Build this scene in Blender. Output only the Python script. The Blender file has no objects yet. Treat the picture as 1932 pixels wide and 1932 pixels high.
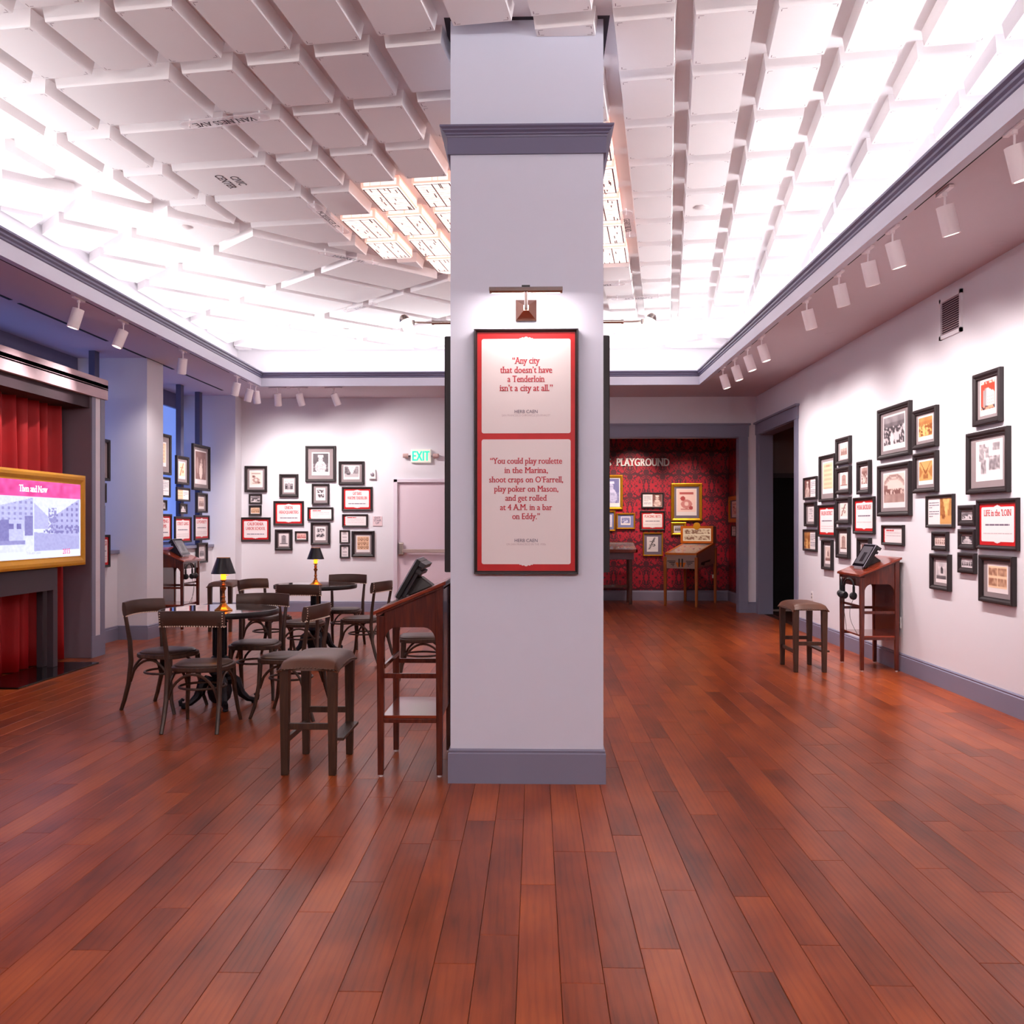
import bpy, bmesh, math, random
import numpy as np
from mathutils import Vector, Matrix
PI = math.pi
sc = bpy.context.scene
C = sc.collection
rnd = random.Random(7)

# ------------------------------------------------------------------ camera
F = 1750.0; YAW = math.atan(44/F); EYE = 1.5
cd = bpy.data.cameras.new('camera'); cam = bpy.data.objects.new('camera', cd); C.objects.link(cam)
cd.sensor_width = 36; cd.lens = 36*F/1932; cd.shift_y = 23/1932; cd.clip_start = 0.05; cd.clip_end = 100
cam.location = (0, 0, EYE); cam.rotation_euler = (PI/2, 0, YAW)
sc.camera = cam
# ------------------------------------------------------------------ world, exposure
w = bpy.data.worlds.new('world'); sc.world = w; w.use_nodes = True
w.node_tree.nodes['Background'].inputs[0].default_value = (.55, .5, .62, 1)
w.node_tree.nodes['Background'].inputs[1].default_value = 0.25
sc.view_settings.view_transform = 'Standard'; sc.view_settings.look = 'None'
sc.view_settings.gamma = 1; sc.view_settings.exposure = 1.25
sc.cycles.max_bounces = 8; sc.cycles.diffuse_bounces = 5; sc.cycles.glossy_bounces = 3
sc.cycles.transmission_bounces = 4; sc.cycles.use_denoising = True
sc.cycles.sample_clamp_indirect = 6; sc.cycles.caustics_reflective = False; sc.cycles.caustics_refractive = False

def area(name, loc, rot, sx, sy, power, col, spread=178):
    l = bpy.data.lights.new(name, 'AREA'); l.spread = math.radians(spread); l.shape = 'RECTANGLE'; l.size = sx; l.size_y = sy
    l.energy = power; l.color = col
    o = bpy.data.objects.new(name, l); o.location = loc; o.rotation_euler = rot; C.objects.link(o); return o
# cove lights: they lie in the trough behind the fascia and shine up at the raised ceiling
CX0, CX1, CY0, CY1 = -4.83, 3.10, -1.6, 14.95        # raised ceiling
FX0, FX1, FY0, FY1 = -4.28, 2.535, -1.1, 14.36       # fascia line
ZS, ZC, ZB = 3.66, 4.42, 4.32                        # soffit, raised ceiling, underside of the blocks
COVE = (.98, .97, 1)
# a soft strip that washes the cove wall, and beside it an added narrow strip to even out the light across the ceiling
ly = FY1-FY0; lx = FX1-FX0
for nm, up, spread, p, z in (('cove_wash_light', 62, 178, 1.6, 3.80), ('cove_throw_fill', 16, 80, 3.3, 3.845)):
    t_ = math.radians(90+up)
    area(nm, ((CX0+FX0)/2, (FY0+FY1)/2, z), (0, -t_, 0), .10, ly, p*ly, COVE, spread)
    area(nm, ((CX1+FX1)/2, (FY0+FY1)/2, z), (0, t_, 0), .10, ly, p*ly, COVE, spread)
    area(nm, ((FX0+FX1)/2, (CY1+FY1)/2, z), (-t_, 0, 0), lx, .10, p*lx*1.1, COVE, spread)
    area(nm, ((FX0+FX1)/2, (CY0+FY0)/2, z), (t_, 0, 0), lx, .10, p*lx*.5, COVE, spread)

# ------------------------------------------------------------------ measuring: a pixel becomes a point on a real plane of the room
def ray(px, py):
    u = (px-966)/F; v = (989-py)/F
    return (-math.sin(YAW)+u*math.cos(YAW), math.cos(YAW)+u*math.sin(YAW), v)
def atz(px, py, z):
    d = ray(px, py); t = (z-EYE)/d[2]; return (d[0]*t, d[1]*t, z)
def aty(px, py, Y):
    d = ray(px, py); t = Y/d[1]; return (d[0]*t, Y, EYE+d[2]*t)
def atx(px, py, X):
    d = ray(px, py); t = X/d[0]; return (X, d[1]*t, EYE+d[2]*t)

# ------------------------------------------------------------------ materials
def lin(c):
    return tuple((x/255/12.92 if x/255 <= .04045 else ((x/255+.055)/1.055)**2.4) for x in c)
MATS = {}
def mat(name, rgb=(200,200,200), rough=.5, metal=0, emis=None, es=0, var=.04, scale=8, bump=0, coat=0, trans=0, ior=1.5, spec=.5):
    if name in MATS: return MATS[name]
    m = bpy.data.materials.new(name); m.use_nodes = True; nt = m.node_tree; N = nt.nodes; L = nt.links
    b = N['Principled BSDF']; c = lin(rgb)
    b.inputs['Roughness'].default_value = rough; b.inputs['Metallic'].default_value = metal
    b.inputs['IOR'].default_value = ior; b.inputs['Coat Weight'].default_value = coat
    b.inputs['Specular IOR Level'].default_value = spec
    if trans: b.inputs['Transmission Weight'].default_value = trans
    tc = N.new('ShaderNodeTexCoord'); nz = N.new('ShaderNodeTexNoise'); nz.inputs['Scale'].default_value = scale; nz.inputs['Detail'].default_value = 4
    L.new(tc.outputs['Object'], nz.inputs['Vector'])
    mx = N.new('ShaderNodeMix'); mx.data_type = 'RGBA'; L.new(nz.outputs['Fac'], mx.inputs['Factor'])
    mx.inputs['A'].default_value = (*[x*(1-var) for x in c], 1); mx.inputs['B'].default_value = (*[min(1, x*(1+var)) for x in c], 1)
    L.new(mx.outputs['Result'], b.inputs['Base Color'])
    if bump:
        bp = N.new('ShaderNodeBump'); bp.inputs['Strength'].default_value = bump; bp.inputs['Distance'].default_value = .002
        L.new(nz.outputs['Fac'], bp.inputs['Height']); L.new(bp.outputs['Normal'], b.inputs['Normal'])
    if emis:
        b.inputs['Emission Color'].default_value = (*lin(emis), 1); b.inputs['Emission Strength'].default_value = es
    MATS[name] = m; return m
def wood(name, a, b_, rough=.35, axis=2, scale=3, coat=0):
    if name in MATS: return MATS[name]
    m = bpy.data.materials.new(name); m.use_nodes = True; nt = m.node_tree; N = nt.nodes; L = nt.links
    b = N['Principled BSDF']; b.inputs['Roughness'].default_value = rough; b.inputs['Coat Weight'].default_value = coat
    tc = N.new('ShaderNodeTexCoord'); mp = N.new('ShaderNodeMapping'); s = [12, 12, 12]; s[axis] = 1.2; mp.inputs['Scale'].default_value = s
    nz = N.new('ShaderNodeTexNoise'); nz.inputs['Scale'].default_value = scale; nz.inputs['Detail'].default_value = 8; nz.inputs['Distortion'].default_value = 1
    L.new(tc.outputs['Object'], mp.inputs['Vector']); L.new(mp.outputs['Vector'], nz.inputs['Vector'])
    cr = N.new('ShaderNodeValToRGB'); cr.color_ramp.elements[0].color = (*lin(a), 1); cr.color_ramp.elements[1].color = (*lin(b_), 1)
    cr.color_ramp.elements[0].position = .3; cr.color_ramp.elements[1].position = .7
    L.new(nz.outputs['Fac'], cr.inputs['Fac']); L.new(cr.outputs['Color'], b.inputs['Base Color'])
    MATS[name] = m; return m
WALL = mat('wall_paint', (226,224,230), .75, var=.01, scale=3)
CEIL = mat('ceiling_paint', (234,230,232), .7, var=.01, scale=3)
BLOCK = mat('block_paint', (240,235,235), .65, var=.015, scale=6)
SOFF = mat('soffit_paint', (210,196,202), .8, var=.01)
TRIM = mat('trim_paint', (130,130,152), .45, var=.02)
DTRIM = mat('dark_trim_paint', (108,105,132), .45, var=.02)
BLACKF = mat('frame_black', (34,24,26), .5, var=.1)
MATB = mat('mat_board', (142,128,130), .9, var=.02)
CREAM = mat('cream_card', (236,226,226), .7, var=.01)
RED = mat('panel_red', (196,12,18), .5, var=.18, scale=14)
REDTXT = mat('red_ink', (196,44,62), .6)
REDTXT2 = mat('pale_red_ink', (204,54,60), .6)
GREYTXT = mat('grey_ink', (110,98,118), .6)
LTXT = mat('pale_ink', (196,176,180), .6)
WHITE = mat('white_enamel', (240,236,236), .4, var=.01)
BLACKP = mat('black_plastic', (22,21,24), .35)
DARKMET = mat('dark_iron', (30,27,34), .45, metal=.6, bump=.6, scale=60)
BRASS = mat('brass', (214,140,60), .25, metal=1, var=.1)
NICKEL = mat('nickel', (190,180,172), .25, metal=1)
GOLD = mat('gold_frame', (206,146,30), .38, metal=.75, var=.15, scale=20)
GOLDP = mat('gold_paint', (214,150,22), .5, var=.08, scale=30)
LEATHER = mat('brown_leather', (94,56,38), .38, var=.5, scale=9, bump=.25)
DLEATHER = mat('dark_leather', (70,46,36), .38, var=.25, scale=12, bump=.2)
CHAIRW = wood('chair_wood', (46,27,18), (78,50,36), .38)
STOOLW = wood('stool_wood', (50,30,20), (78,50,34), .4)
MAHOG = wood('mahogany', (66,20,12), (102,38,22), .25, coat=.3)
MAHOGT = wood('mahogany_top', (112,36,18), (150,58,30), .16, axis=1, coat=.5)
PINEW = wood('pin_table_wood', (150,78,28), (190,110,44), .4)
TABLETOP = mat('mirror_top', (176,166,168), .045, metal=1, var=0)
SCREENB = mat('screen_dark', (92,88,94), .12, var=.1, emis=(110,104,116), es=.05)
GREY = mat('grey_plastic', (150,145,150), .5)
CLEAR = mat('acrylic', (250,245,250), .03, trans=1, var=0, ior=1.45)

# ------------------------------------------------------------------ mesh helpers
class MB:
    def __init__(s): s.v = []; s.f = []; s.m = []; s.cm = 0
    def add(s, vs, fs):
        o = len(s.v); s.v += [tuple(p) for p in vs]; s.f += [tuple(i+o for i in f) for f in fs]; s.m += [s.cm]*len(fs); return s
    def box(s, x0, x1, y0, y1, z0, z1):
        return s.add([(x0,y0,z0),(x1,y0,z0),(x1,y1,z0),(x0,y1,z0),(x0,y0,z1),(x1,y0,z1),(x1,y1,z1),(x0,y1,z1)],
              [(0,3,2,1),(4,5,6,7),(0,1,5,4),(1,2,6,5),(2,3,7,6),(3,0,4,7)])
    def hexa(s, p): return s.add(p, [(0,3,2,1),(4,5,6,7),(0,1,5,4),(1,2,6,5),(2,3,7,6),(3,0,4,7)])
    def prism(s, poly, z0, z1, inset=0.0, ax='z'):
        n = len(poly); cx = sum(p[0] for p in poly)/n; cy = sum(p[1] for p in poly)/n
        def ins(p): return p
        lo = offset_poly(poly, inset) if inset else poly
        a = [(p[0],p[1],z1) for p in poly]; b = [(p[0],p[1],z0) for p in lo]
        vs = b+a
        if ax == 'y': vs = [(x, z, y) for x, y, z in vs]
        if ax == 'x': vs = [(z, x, y) for x, y, z in vs]
        fs = [tuple(range(n-1,-1,-1)), tuple(range(n,2*n))]+[(i,(i+1)%n,(i+1)%n+n,i+n) for i in range(n)]
        return s.add(vs, fs)
    def tube(s, pts, r, n=8, caps=True):
        pts = [Vector(p) for p in pts]; k = len(pts); R = r if hasattr(r, '__len__') else [r]*k
        T = [(pts[min(i+1,k-1)]-pts[max(i-1,0)]).normalized() for i in range(k)]
        up = Vector((0,0,1)) if abs(T[0].z) < .9 else Vector((1,0,0))
        A = T[0].cross(up).normalized(); vs = []
        for i in range(k):
            A = (A - T[i]*A.dot(T[i])).normalized(); B = T[i].cross(A)
            for j in range(n):
                a = 2*PI*j/n; vs.append(pts[i]+(A*math.cos(a)+B*math.sin(a))*R[i])
        fs = [(i*n+j, i*n+(j+1)%n, (i+1)*n+(j+1)%n, (i+1)*n+j) for i in range(k-1) for j in range(n)]
        if caps: fs += [tuple(range(n-1,-1,-1)), tuple((k-1)*n+j for j in range(n))]
        return s.add(vs, fs)
    def lathe(s, prof, n=20, c=(0,0,0)):
        vs = [(c[0]+r*math.cos(2*PI*j/n), c[1]+r*math.sin(2*PI*j/n), c[2]+z) for r, z in prof for j in range(n)]
        k = len(prof)
        fs = [(i*n+j, i*n+(j+1)%n, (i+1)*n+(j+1)%n, (i+1)*n+j) for i in range(k-1) for j in range(n)]
        if prof[0][0] > 1e-4: fs.append(tuple(range(n-1,-1,-1)))
        if prof[-1][0] > 1e-4: fs.append(tuple((k-1)*n+j for j in range(n)))
        return s.add(vs, fs)
    def sweep(s, sec, path, closed=False):
        """sec: (out, up) section; path: xy points; section stands to the left of the path"""
        P = [Vector((p[0],p[1])) for p in path]; n = len(P); vs = []
        for i in range(n):
            a = P[(i-1)%n] if (closed or i > 0) else None; b = P[(i+1)%n] if (closed or i < n-1) else None
            d1 = (P[i]-a).normalized() if a is not None else (b-P[i]).normalized()
            d2 = (b-P[i]).normalized() if b is not None else d1
            n1 = Vector((-d1.y,d1.x)); n2 = Vector((-d2.y,d2.x)); m = (n1+n2).normalized(); k = 1/max(.3, m.dot(n1))
            for o, u in sec: vs.append((P[i].x+m.x*k*o, P[i].y+m.y*k*o, u))
        q = len(sec); segs = n if closed else n-1
        fs = [(i*q+j, i*q+(j+1)%q, ((i+1)%n)*q+(j+1)%q, ((i+1)%n)*q+j) for i in range(segs) for j in range(q)]
        if not closed: fs += [tuple(range(q)), tuple((n-1)*q+j for j in range(q-1,-1,-1))]
        return s.add(vs, fs)
    def grid(s, fn, nu, nv, cu=False):
        vs = [fn(i/(nu if cu else nu-1), j/(nv-1)) for j in range(nv) for i in range(nu)]
        fs = [(j*nu+i, j*nu+(i+1)%nu, (j+1)*nu+(i+1)%nu, (j+1)*nu+i) for j in range(nv-1) for i in range(nu if cu else nu-1)]
        return s.add(vs, fs)
    def mesh(s, name):
        me = bpy.data.meshes.new(name); me.from_pydata(s.v, [], s.f); me.update(); return me
    def build(s, name, m, parent=None, smooth=False, bevel=0, label=None, fix=True):
        me = s.mesh(name); ms = m if isinstance(m, (list, tuple)) else [m]
        for x in ms: me.materials.append(x)
        if len(ms) > 1:
            for p, i in zip(me.polygons, s.m): p.material_index = i
        if fix:
            bm = bmesh.new(); bm.from_mesh(me); bmesh.ops.recalc_face_normals(bm, faces=bm.faces); bm.to_mesh(me); bm.free()
        if smooth:
            me.polygons.foreach_set('use_smooth', [True]*len(me.polygons))
            try: me.set_sharp_from_angle(angle=math.radians(40))
            except Exception: pass
        return link(name, me, parent, bevel, label)
def link(name, me, parent=None, bevel=0, label=None):
    o = bpy.data.objects.new(name, me); C.objects.link(o); o.parent = parent
    if bevel:
        b = o.modifiers.new('bevel', 'BEVEL'); b.width = bevel; b.segments = 2; b.limit_method = 'ANGLE'; b.angle_limit = .6
    if label: o['label'] = label
    return o
def offset_poly(poly, d):
    """moves each edge of a ccw polygon inward by d"""
    n = len(poly); A = sum(poly[i][0]*poly[(i+1)%n][1]-poly[(i+1)%n][0]*poly[i][1] for i in range(n)); sg = 1 if A > 0 else -1
    out = []
    for i in range(n):
        p0, p1, p2 = Vector(poly[i-1]), Vector(poly[i]), Vector(poly[(i+1)%n])
        d1 = (p1-p0).normalized(); d2 = (p2-p1).normalized()
        n1 = Vector((-d1.y,d1.x))*sg; n2 = Vector((-d2.y,d2.x))*sg; m = n1+n2
        if m.length < 1e-6: m = n1
        m.normalize(); k = 1/max(.35, m.dot(n1)); q = p1+m*k*d; out.append((q.x, q.y))
    return out
def clip(poly, a, b, c):
    """keeps a*x+b*y+c >= 0"""
    out = []; n = len(poly)
    for i in range(n):
        p, q = poly[i], poly[(i+1)%n]; fp = a*p[0]+b*p[1]+c; fq = a*q[0]+b*q[1]+c
        if fp >= 0: out.append(p)
        if (fp >= 0) != (fq >= 0):
            t = fp/(fp-fq); out.append((p[0]+(q[0]-p[0])*t, p[1]+(q[1]-p[1])*t))
    return out
def parea(p): return abs(sum(p[i][0]*p[(i+1)%len(p)][1]-p[(i+1)%len(p)][0]*p[i][1] for i in range(len(p))))/2 if len(p) > 2 else 0
def tag(o, label=None, cat=None, group=None, kind=None):
    if label: o['label'] = label
    if cat: o['category'] = cat
    if group: o['group'] = group
    if kind: o['kind'] = kind
    return o
def thing(name, label, cat, loc=(0,0,0), rz=0, group=None):
    o = bpy.data.objects.new(name, None); C.objects.link(o); o.location = loc; o.rotation_euler = (0,0,rz); o.empty_display_size = .1
    return tag(o, label, cat, group)
def copy_tree(o, parent=None):
    kids = [c for c in C.objects if c.parent == o]
    c = o.copy(); C.objects.link(c); c.parent = parent
    for ch in kids: copy_tree(ch, c)
    return c
def S(o): o['kind'] = 'structure'; return o

# ------------------------------------------------------------------ lettering: flat meshes from the built-in font, with slab serifs added
def text_mesh(body, size, bold=.01, serif=True, cond=.82, ext=.0008, spacing=1.0, align='CENTER'):
    cu = bpy.data.curves.new('t', 'FONT'); cu.body = body; cu.size = 1; cu.align_x = align; cu.resolution_u = 3; cu.space_character = spacing
    o = bpy.data.objects.new('t', cu); C.objects.link(o)
    me = bpy.data.meshes.new_from_object(o.evaluated_get(bpy.context.evaluated_depsgraph_get()))
    bpy.data.objects.remove(o); bpy.data.curves.remove(cu)
    bm = bmesh.new(); bm.from_mesh(me); bpy.data.meshes.remove(me)
    bmesh.ops.remove_doubles(bm, verts=bm.verts, dist=1e-5)
    boxes = []
    if serif:
        seen = set()
        for v0 in bm.verts:
            if v0 in seen: continue
            isl = []; st = [v0]; seen.add(v0)
            while st:
                v = st.pop(); isl.append(v)
                for e in v.link_edges:
                    q = e.other_vert(v)
                    if q not in seen: seen.add(q); st.append(q)
            ys = [v.co.y for v in isl]; lo, hi = min(ys), max(ys)
            if hi-lo < .3: continue
            es = {e for v in isl for e in v.link_edges if len(e.link_faces) == 1}
            for e in es:
                a, b = e.verts[0].co, e.verts[1].co; ln = abs(a.x-b.x)
                if abs(a.y-b.y) < .004 and .05 < ln < .2:
                    y = a.y; fc = e.link_faces[0].calc_center_median().y
                    if min(abs(y-lo), abs(y-hi), abs(y), abs(y-.52), abs(y-.7)) < .05:
                        x0, x1 = min(a.x,b.x)-.07, max(a.x,b.x)+.07
                        boxes.append((x0, x1, y, y+.05) if fc > y else (x0, x1, y-.05, y))
    vs = [(v.co.x, v.co.y) for v in bm.verts]; bm.verts.index_update(); fs = [[v.index for v in f.verts] for f in bm.faces]; bm.free()
    for x0, x1, y0, y1 in boxes:
        k = len(vs); vs += [(x0,y0),(x1,y0),(x1,y1),(x0,y1)]; fs.append([k,k+1,k+2,k+3])
    if bold:
        n = len(vs); f0 = list(fs); dd = [0.0]*n
        for dx, dy in ((bold*1.3,0),(-bold*1.3,0),(0,bold*.5)):
            k = len(vs); vs = vs+[(x+dx, y+dy) for x, y in vs[:n]]; dd += [.00012*(len(dd)//n)]*n; fs = fs+[[i+k for i in f] for f in f0]
        return [(x*size*cond, y*size, d) for (x, y), d in zip(vs, dd)], fs
    return [(x*size*cond, y*size, 0.0) for x, y in vs], fs
def text_lines(lines, mat_, parent, loc, name='lettering', plane='wall', M=None, **kw):
    """lines: (text, size, x, z) put together as one mesh on the local XZ plane facing -Y"""
    mb = MB()
    for (t, size, x, z) in lines:
        vs, fs = text_mesh(t, size, **kw)
        if M is None: mb.add([(loc[0]+x+a, loc[1]-d, loc[2]+z+b) for a, b, d in vs], fs)
        else: mb.add([M @ Vector((x+a, z+b, d)) for a, b, d in vs], fs)
    return mb.build(name, mat_, parent, fix=False)

# ------------------------------------------------------------------ floor: subfloor and planks
PW = .1433; PX0 = -.06
def plank_mat():
    m = bpy.data.materials.new('plank_oak'); m.use_nodes = True; nt = m.node_tree; N = nt.nodes; L = nt.links
    b = N['Principled BSDF']
    at = N.new('ShaderNodeAttribute'); at.attribute_name = 'tone'
    geo = N.new('ShaderNodeNewGeometry')
    off = N.new('ShaderNodeVectorMath'); off.operation = 'MULTIPLY_ADD'; L.new(at.outputs['Vector'], off.inputs[0]); off.inputs[1].default_value = (37, 53, 11); L.new(geo.outputs['Position'], off.inputs[2])
    mp = N.new('ShaderNodeMapping'); mp.inputs['Scale'].default_value = (11, .75, 1); L.new(off.outputs[0], mp.inputs['Vector'])
    wv = N.new('ShaderNodeTexWave'); wv.wave_type = 'RINGS'; wv.rings_direction = 'SPHERICAL'; wv.inputs['Scale'].default_value = 1.0; wv.inputs['Distortion'].default_value = 7; wv.inputs['Detail'].default_value = 3; wv.inputs['Detail Scale'].default_value = 1.4
    L.new(mp.outputs[0], wv.inputs['Vector'])
    n1 = N.new('ShaderNodeTexNoise'); n1.inputs['Scale'].default_value = 1.1; n1.inputs['Detail'].default_value = 3
    mp2 = N.new('ShaderNodeMapping'); mp2.inputs['Scale'].default_value = (4, 1.6, 1); L.new(off.outputs[0], mp2.inputs['Vector']); L.new(mp2.outputs[0], n1.inputs['Vector'])
    n2 = N.new('ShaderNodeTexNoise'); n2.inputs['Scale'].default_value = 3; n2.inputs['Detail'].default_value = 6
    mp3 = N.new('ShaderNodeMapping'); mp3.inputs['Scale'].default_value = (60, 2.5, 1); L.new(off.outputs[0], mp3.inputs['Vector']); L.new(mp3.outputs[0], n2.inputs['Vector'])
    # factor = tone*.55 + blotch*.45 + grain
    def mth(op, a, b_):
        q = N.new('ShaderNodeMath'); q.operation = op
        for i, x in enumerate((a, b_)):
            if isinstance(x, (int, float)): q.inputs[i].default_value = x
            else: L.new(x, q.inputs[i])
        return q.outputs[0]
    sep = N.new('ShaderNodeSeparateXYZ'); L.new(at.outputs['Vector'], sep.inputs[0])
    f = mth('ADD', mth('ADD', .035, mth('MULTIPLY', sep.outputs[0], .2)), mth('MULTIPLY', n1.outputs['Fac'], .69))
    f = mth('ADD', f, mth('MULTIPLY', mth('SUBTRACT', n2.outputs['Fac'], .5), .16))
    wgr = mth('MULTIPLY', mth('POWER', wv.outputs['Fac'], 3), .07)
    f = mth('SUBTRACT', f, wgr)
    cr = N.new('ShaderNodeValToRGB'); e = cr.color_ramp.elements
    e[0].position = .2; e[0].color = (*lin((96,40,18)), 1); e[1].position = .85; e[1].color = (*lin((196,106,46)), 1)
    x = e.new(.45); x.color = (*lin((146,65,29)), 1); x = e.new(.62); x.color = (*lin((170,82,35)), 1)
    L.new(f, cr.inputs['Fac']); L.new(cr.outputs['Color'], b.inputs['Base Color'])
    b.inputs['Roughness'].default_value = .3; b.inputs['Specular IOR Level'].default_value = .3
    rr = mth('ADD', mth('MULTIPLY', n2.outputs['Fac'], .04), .27); L.new(rr, b.inputs['Roughness'])
    bp = N.new('ShaderNodeBump'); bp.inputs['Strength'].default_value = .12; bp.inputs['Distance'].default_value = .001; L.new(wv.outputs['Fac'], bp.inputs['Height']); L.new(bp.outputs['Normal'], b.inputs['Normal'])
    return m
PLANK = plank_mat()
FLOOR = S(MB().box(-6.3, 5.7, -2.2, 18.5, -.12, -.012).build('floor', mat('subfloor', (54,26,18), .6)))
joints = {}
for x0, x1, y in [(153,219,1793),(298,368,1713),(422,495,1835),(571,638,1720.6),(646,726,1871),(930,990,1546),(983,1043,1669),(824,899,1818),(1059,1138,1855),(1102,1158,1607),(1203,1276,1790),(700,726,1871),(1836,1890,1683),(1260,1320,1680)]:
    p = atz((x0+x1)/2, y, 0); joints.setdefault(math.floor((p[0]-PX0)/PW), []).append(p[1])
planks = []
for k in range(math.floor((-6.2-PX0)/PW), math.floor((3.72-PX0)/PW)+1):
    r2 = random.Random(k*13+5); cuts = sorted(joints.get(k, []))
    if not cuts: cuts = [1.4+r2.random()*1.9]
    while cuts[0] > -.8: cuts.insert(0, cuts[0]-r2.uniform(1.1, 2.1))
    full = [cuts[0]]
    for c in cuts[1:]:
        while c-full[-1] > 2.3: full.append(full[-1]+min(r2.uniform(1.1, 2.0), (c-full[-1])*.5))
        full.append(c)
    while full[-1] < 18.4: full.append(full[-1]+r2.uniform(1.0, 2.1))
    for a, b in zip(full, full[1:]):
        x = PX0+k*PW; b = min(b, 18.4)
        if b-a < .05: continue
        planks.append((x, x+PW, a, b, r2.random()))
def inview(p):
    y = max(p[3], .5); x = (p[0]+p[1])/2
    ym = max((p[2]+p[3])/2, 1); u = x/ym
    if p[3] < 2.6 or abs(u) > .62: return 0
    lo, hi = max(p[2], 2.75), p[3]
    if hi <= lo: return 0
    return (1/lo-1/hi)*(PW/((lo+hi)/2))*1e3
planks.sort(key=inview, reverse=True)
def plank_geo(mb, p):
    x0, x1, y0, y1, t = p; g = .0007; c = .0016; d = .0016
    mb.add([(x0+g,y0+g,-.012),(x1-g,y0+g,-.012),(x1-g,y1-g,-.012),(x0+g,y1-g,-.012),
            (x0+g,y0+g,-d),(x1-g,y0+g,-d),(x1-g,y1-g,-d),(x0+g,y1-g,-d),
            (x0+g+c,y0+g+c,0),(x1-g-c,y0+g+c,0),(x1-g-c,y1-g-c,0),(x0+g+c,y1-g-c,0)],
           [(0,1,5,4),(1,2,6,5),(2,3,7,6),(3,0,4,7),(4,5,9,8),(5,6,10,9),(6,7,11,10),(7,4,8,11),(8,9,10,11)])
    return t
def set_tone(me, tones, per):
    at = me.attributes.new('tone', 'FLOAT_VECTOR', 'POINT')
    at.data.foreach_set('vector', np.repeat(np.array([(t, (t*7.13) % 1, (t*3.7) % 1) for t in tones], 'f'), per, axis=0).ravel())
for p in planks[:300]:
    mb = MB(); t = plank_geo(mb, p); me = mb.mesh('plank'); me.materials.append(PLANK); set_tone(me, [t], 12); link('plank', me, FLOOR)
mb = MB(); ts = [plank_geo(mb, p) for p in planks[300:]]
me = mb.mesh('far_planks'); me.materials.append(PLANK); set_tone(me, ts, 12); o = link('far_planks', me, FLOOR); o['kind'] = 'stuff'

# ------------------------------------------------------------------ walls
XR, YB, XL = 3.74, 15.80, -6.05
mb = MB()                                            # right wall with the side doorway
mb.box(XR, XR+.2, -2.0, 13.43, 0, ZS+.2).box(XR, XR+.2, 15.56, YB, 0, ZS+.2).box(XR, XR+.2, 13.43, 15.56, 3.0, ZS+.2)
S(mb.build('wall_right', WALL))
OPX0 = 1.1; OPX1 = 3.44
mb = MB()
mb.box(XL, -2.36, YB, YB+.16, 0, ZS+.2).box(-2.36, -1.22, YB, YB+.16, 2.26, ZS+.2).box(-1.22, OPX0, YB, YB+.16, 0, ZS+.2)
mb.box(OPX0, OPX1, YB, YB+.16, 2.98, ZS+.2).box(OPX1, XR, YB, YB+.16, 0, ZS+.2)
S(mb.build('wall_back', WALL))
S(MB().box(XL-.1, XR+.2, -2.2, -2.0, 0, 4.7).build('wall_front', WALL))
# left side: low wall under the windows, two piers, solid wall nearer the camera
LW = -5.43
mb = MB()
mb.box(XL-.1, XL, -2.0, YB, 0, 4.0)
mb.box(XL, LW, 6.2, 11.92, 0, 1.12).box(XL, LW, 12.44, 15.47, 0, 1.12)
mb.box(XL, -5.04, 11.92, 12.44, 0, ZS).box(XL, -5.04, 15.47, YB, 0, ZS).box(XL, -5.2, -2.0, 6.2, 0, ZS)
S(mb.build('wall_left', WALL))
# soffit
mb = MB()
mb.box(XL-.1, FX0, -2.0, YB+.16, ZS, ZS+.06).box(FX1, XR+.2, -2.0, YB+.16, ZS, ZS+.06)
mb.box(FX0, FX1, FY1, YB+.16, ZS, ZS+.06).box(FX0, FX1, -2.0, FY0, ZS, ZS+.06)
SOF = S(mb.build('soffit', SOFF))
SLOT = mat('slot_black', (18,12,14), .8)
for x, y0, y1 in [(-5.045,7.3,8.80),(-5.045,8.94,10.81),(-5.045,10.97,12.81),(-5.045,12.98,14.84),(-4.345,6.0,8.59),(-4.345,8.89,9.51),(-4.345,9.84,10.55),(-4.345,10.72,11.21),(-4.345,11.6,13.1),(-4.345,13.5,13.9),
      (2.587,5.0,6.43),(2.587,6.57,6.64),(2.587,6.95,7.13),(2.587,7.47,7.79),(2.587,8.11,8.71),(2.587,9.04,9.65),(2.587,10.0,10.57),(2.587,10.96,11.21),(2.587,11.54,11.86),(2.587,12.24,12.63),(2.587,13.02,13.27)]:
    MB().box(x-.018, x+.018, y0, y1, ZS-.004, ZS+.002).build('slot', SLOT, SOF)
for x, y in [(3.56,7.23),(3.35,10.6),(-4.9,8.0)]:
    MB().lathe([(.001,-.004),(.06,-.004),(.065,0)], 20, (x,y,ZS)).build('cover_plate', SOFF, SOF, smooth=True)
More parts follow.
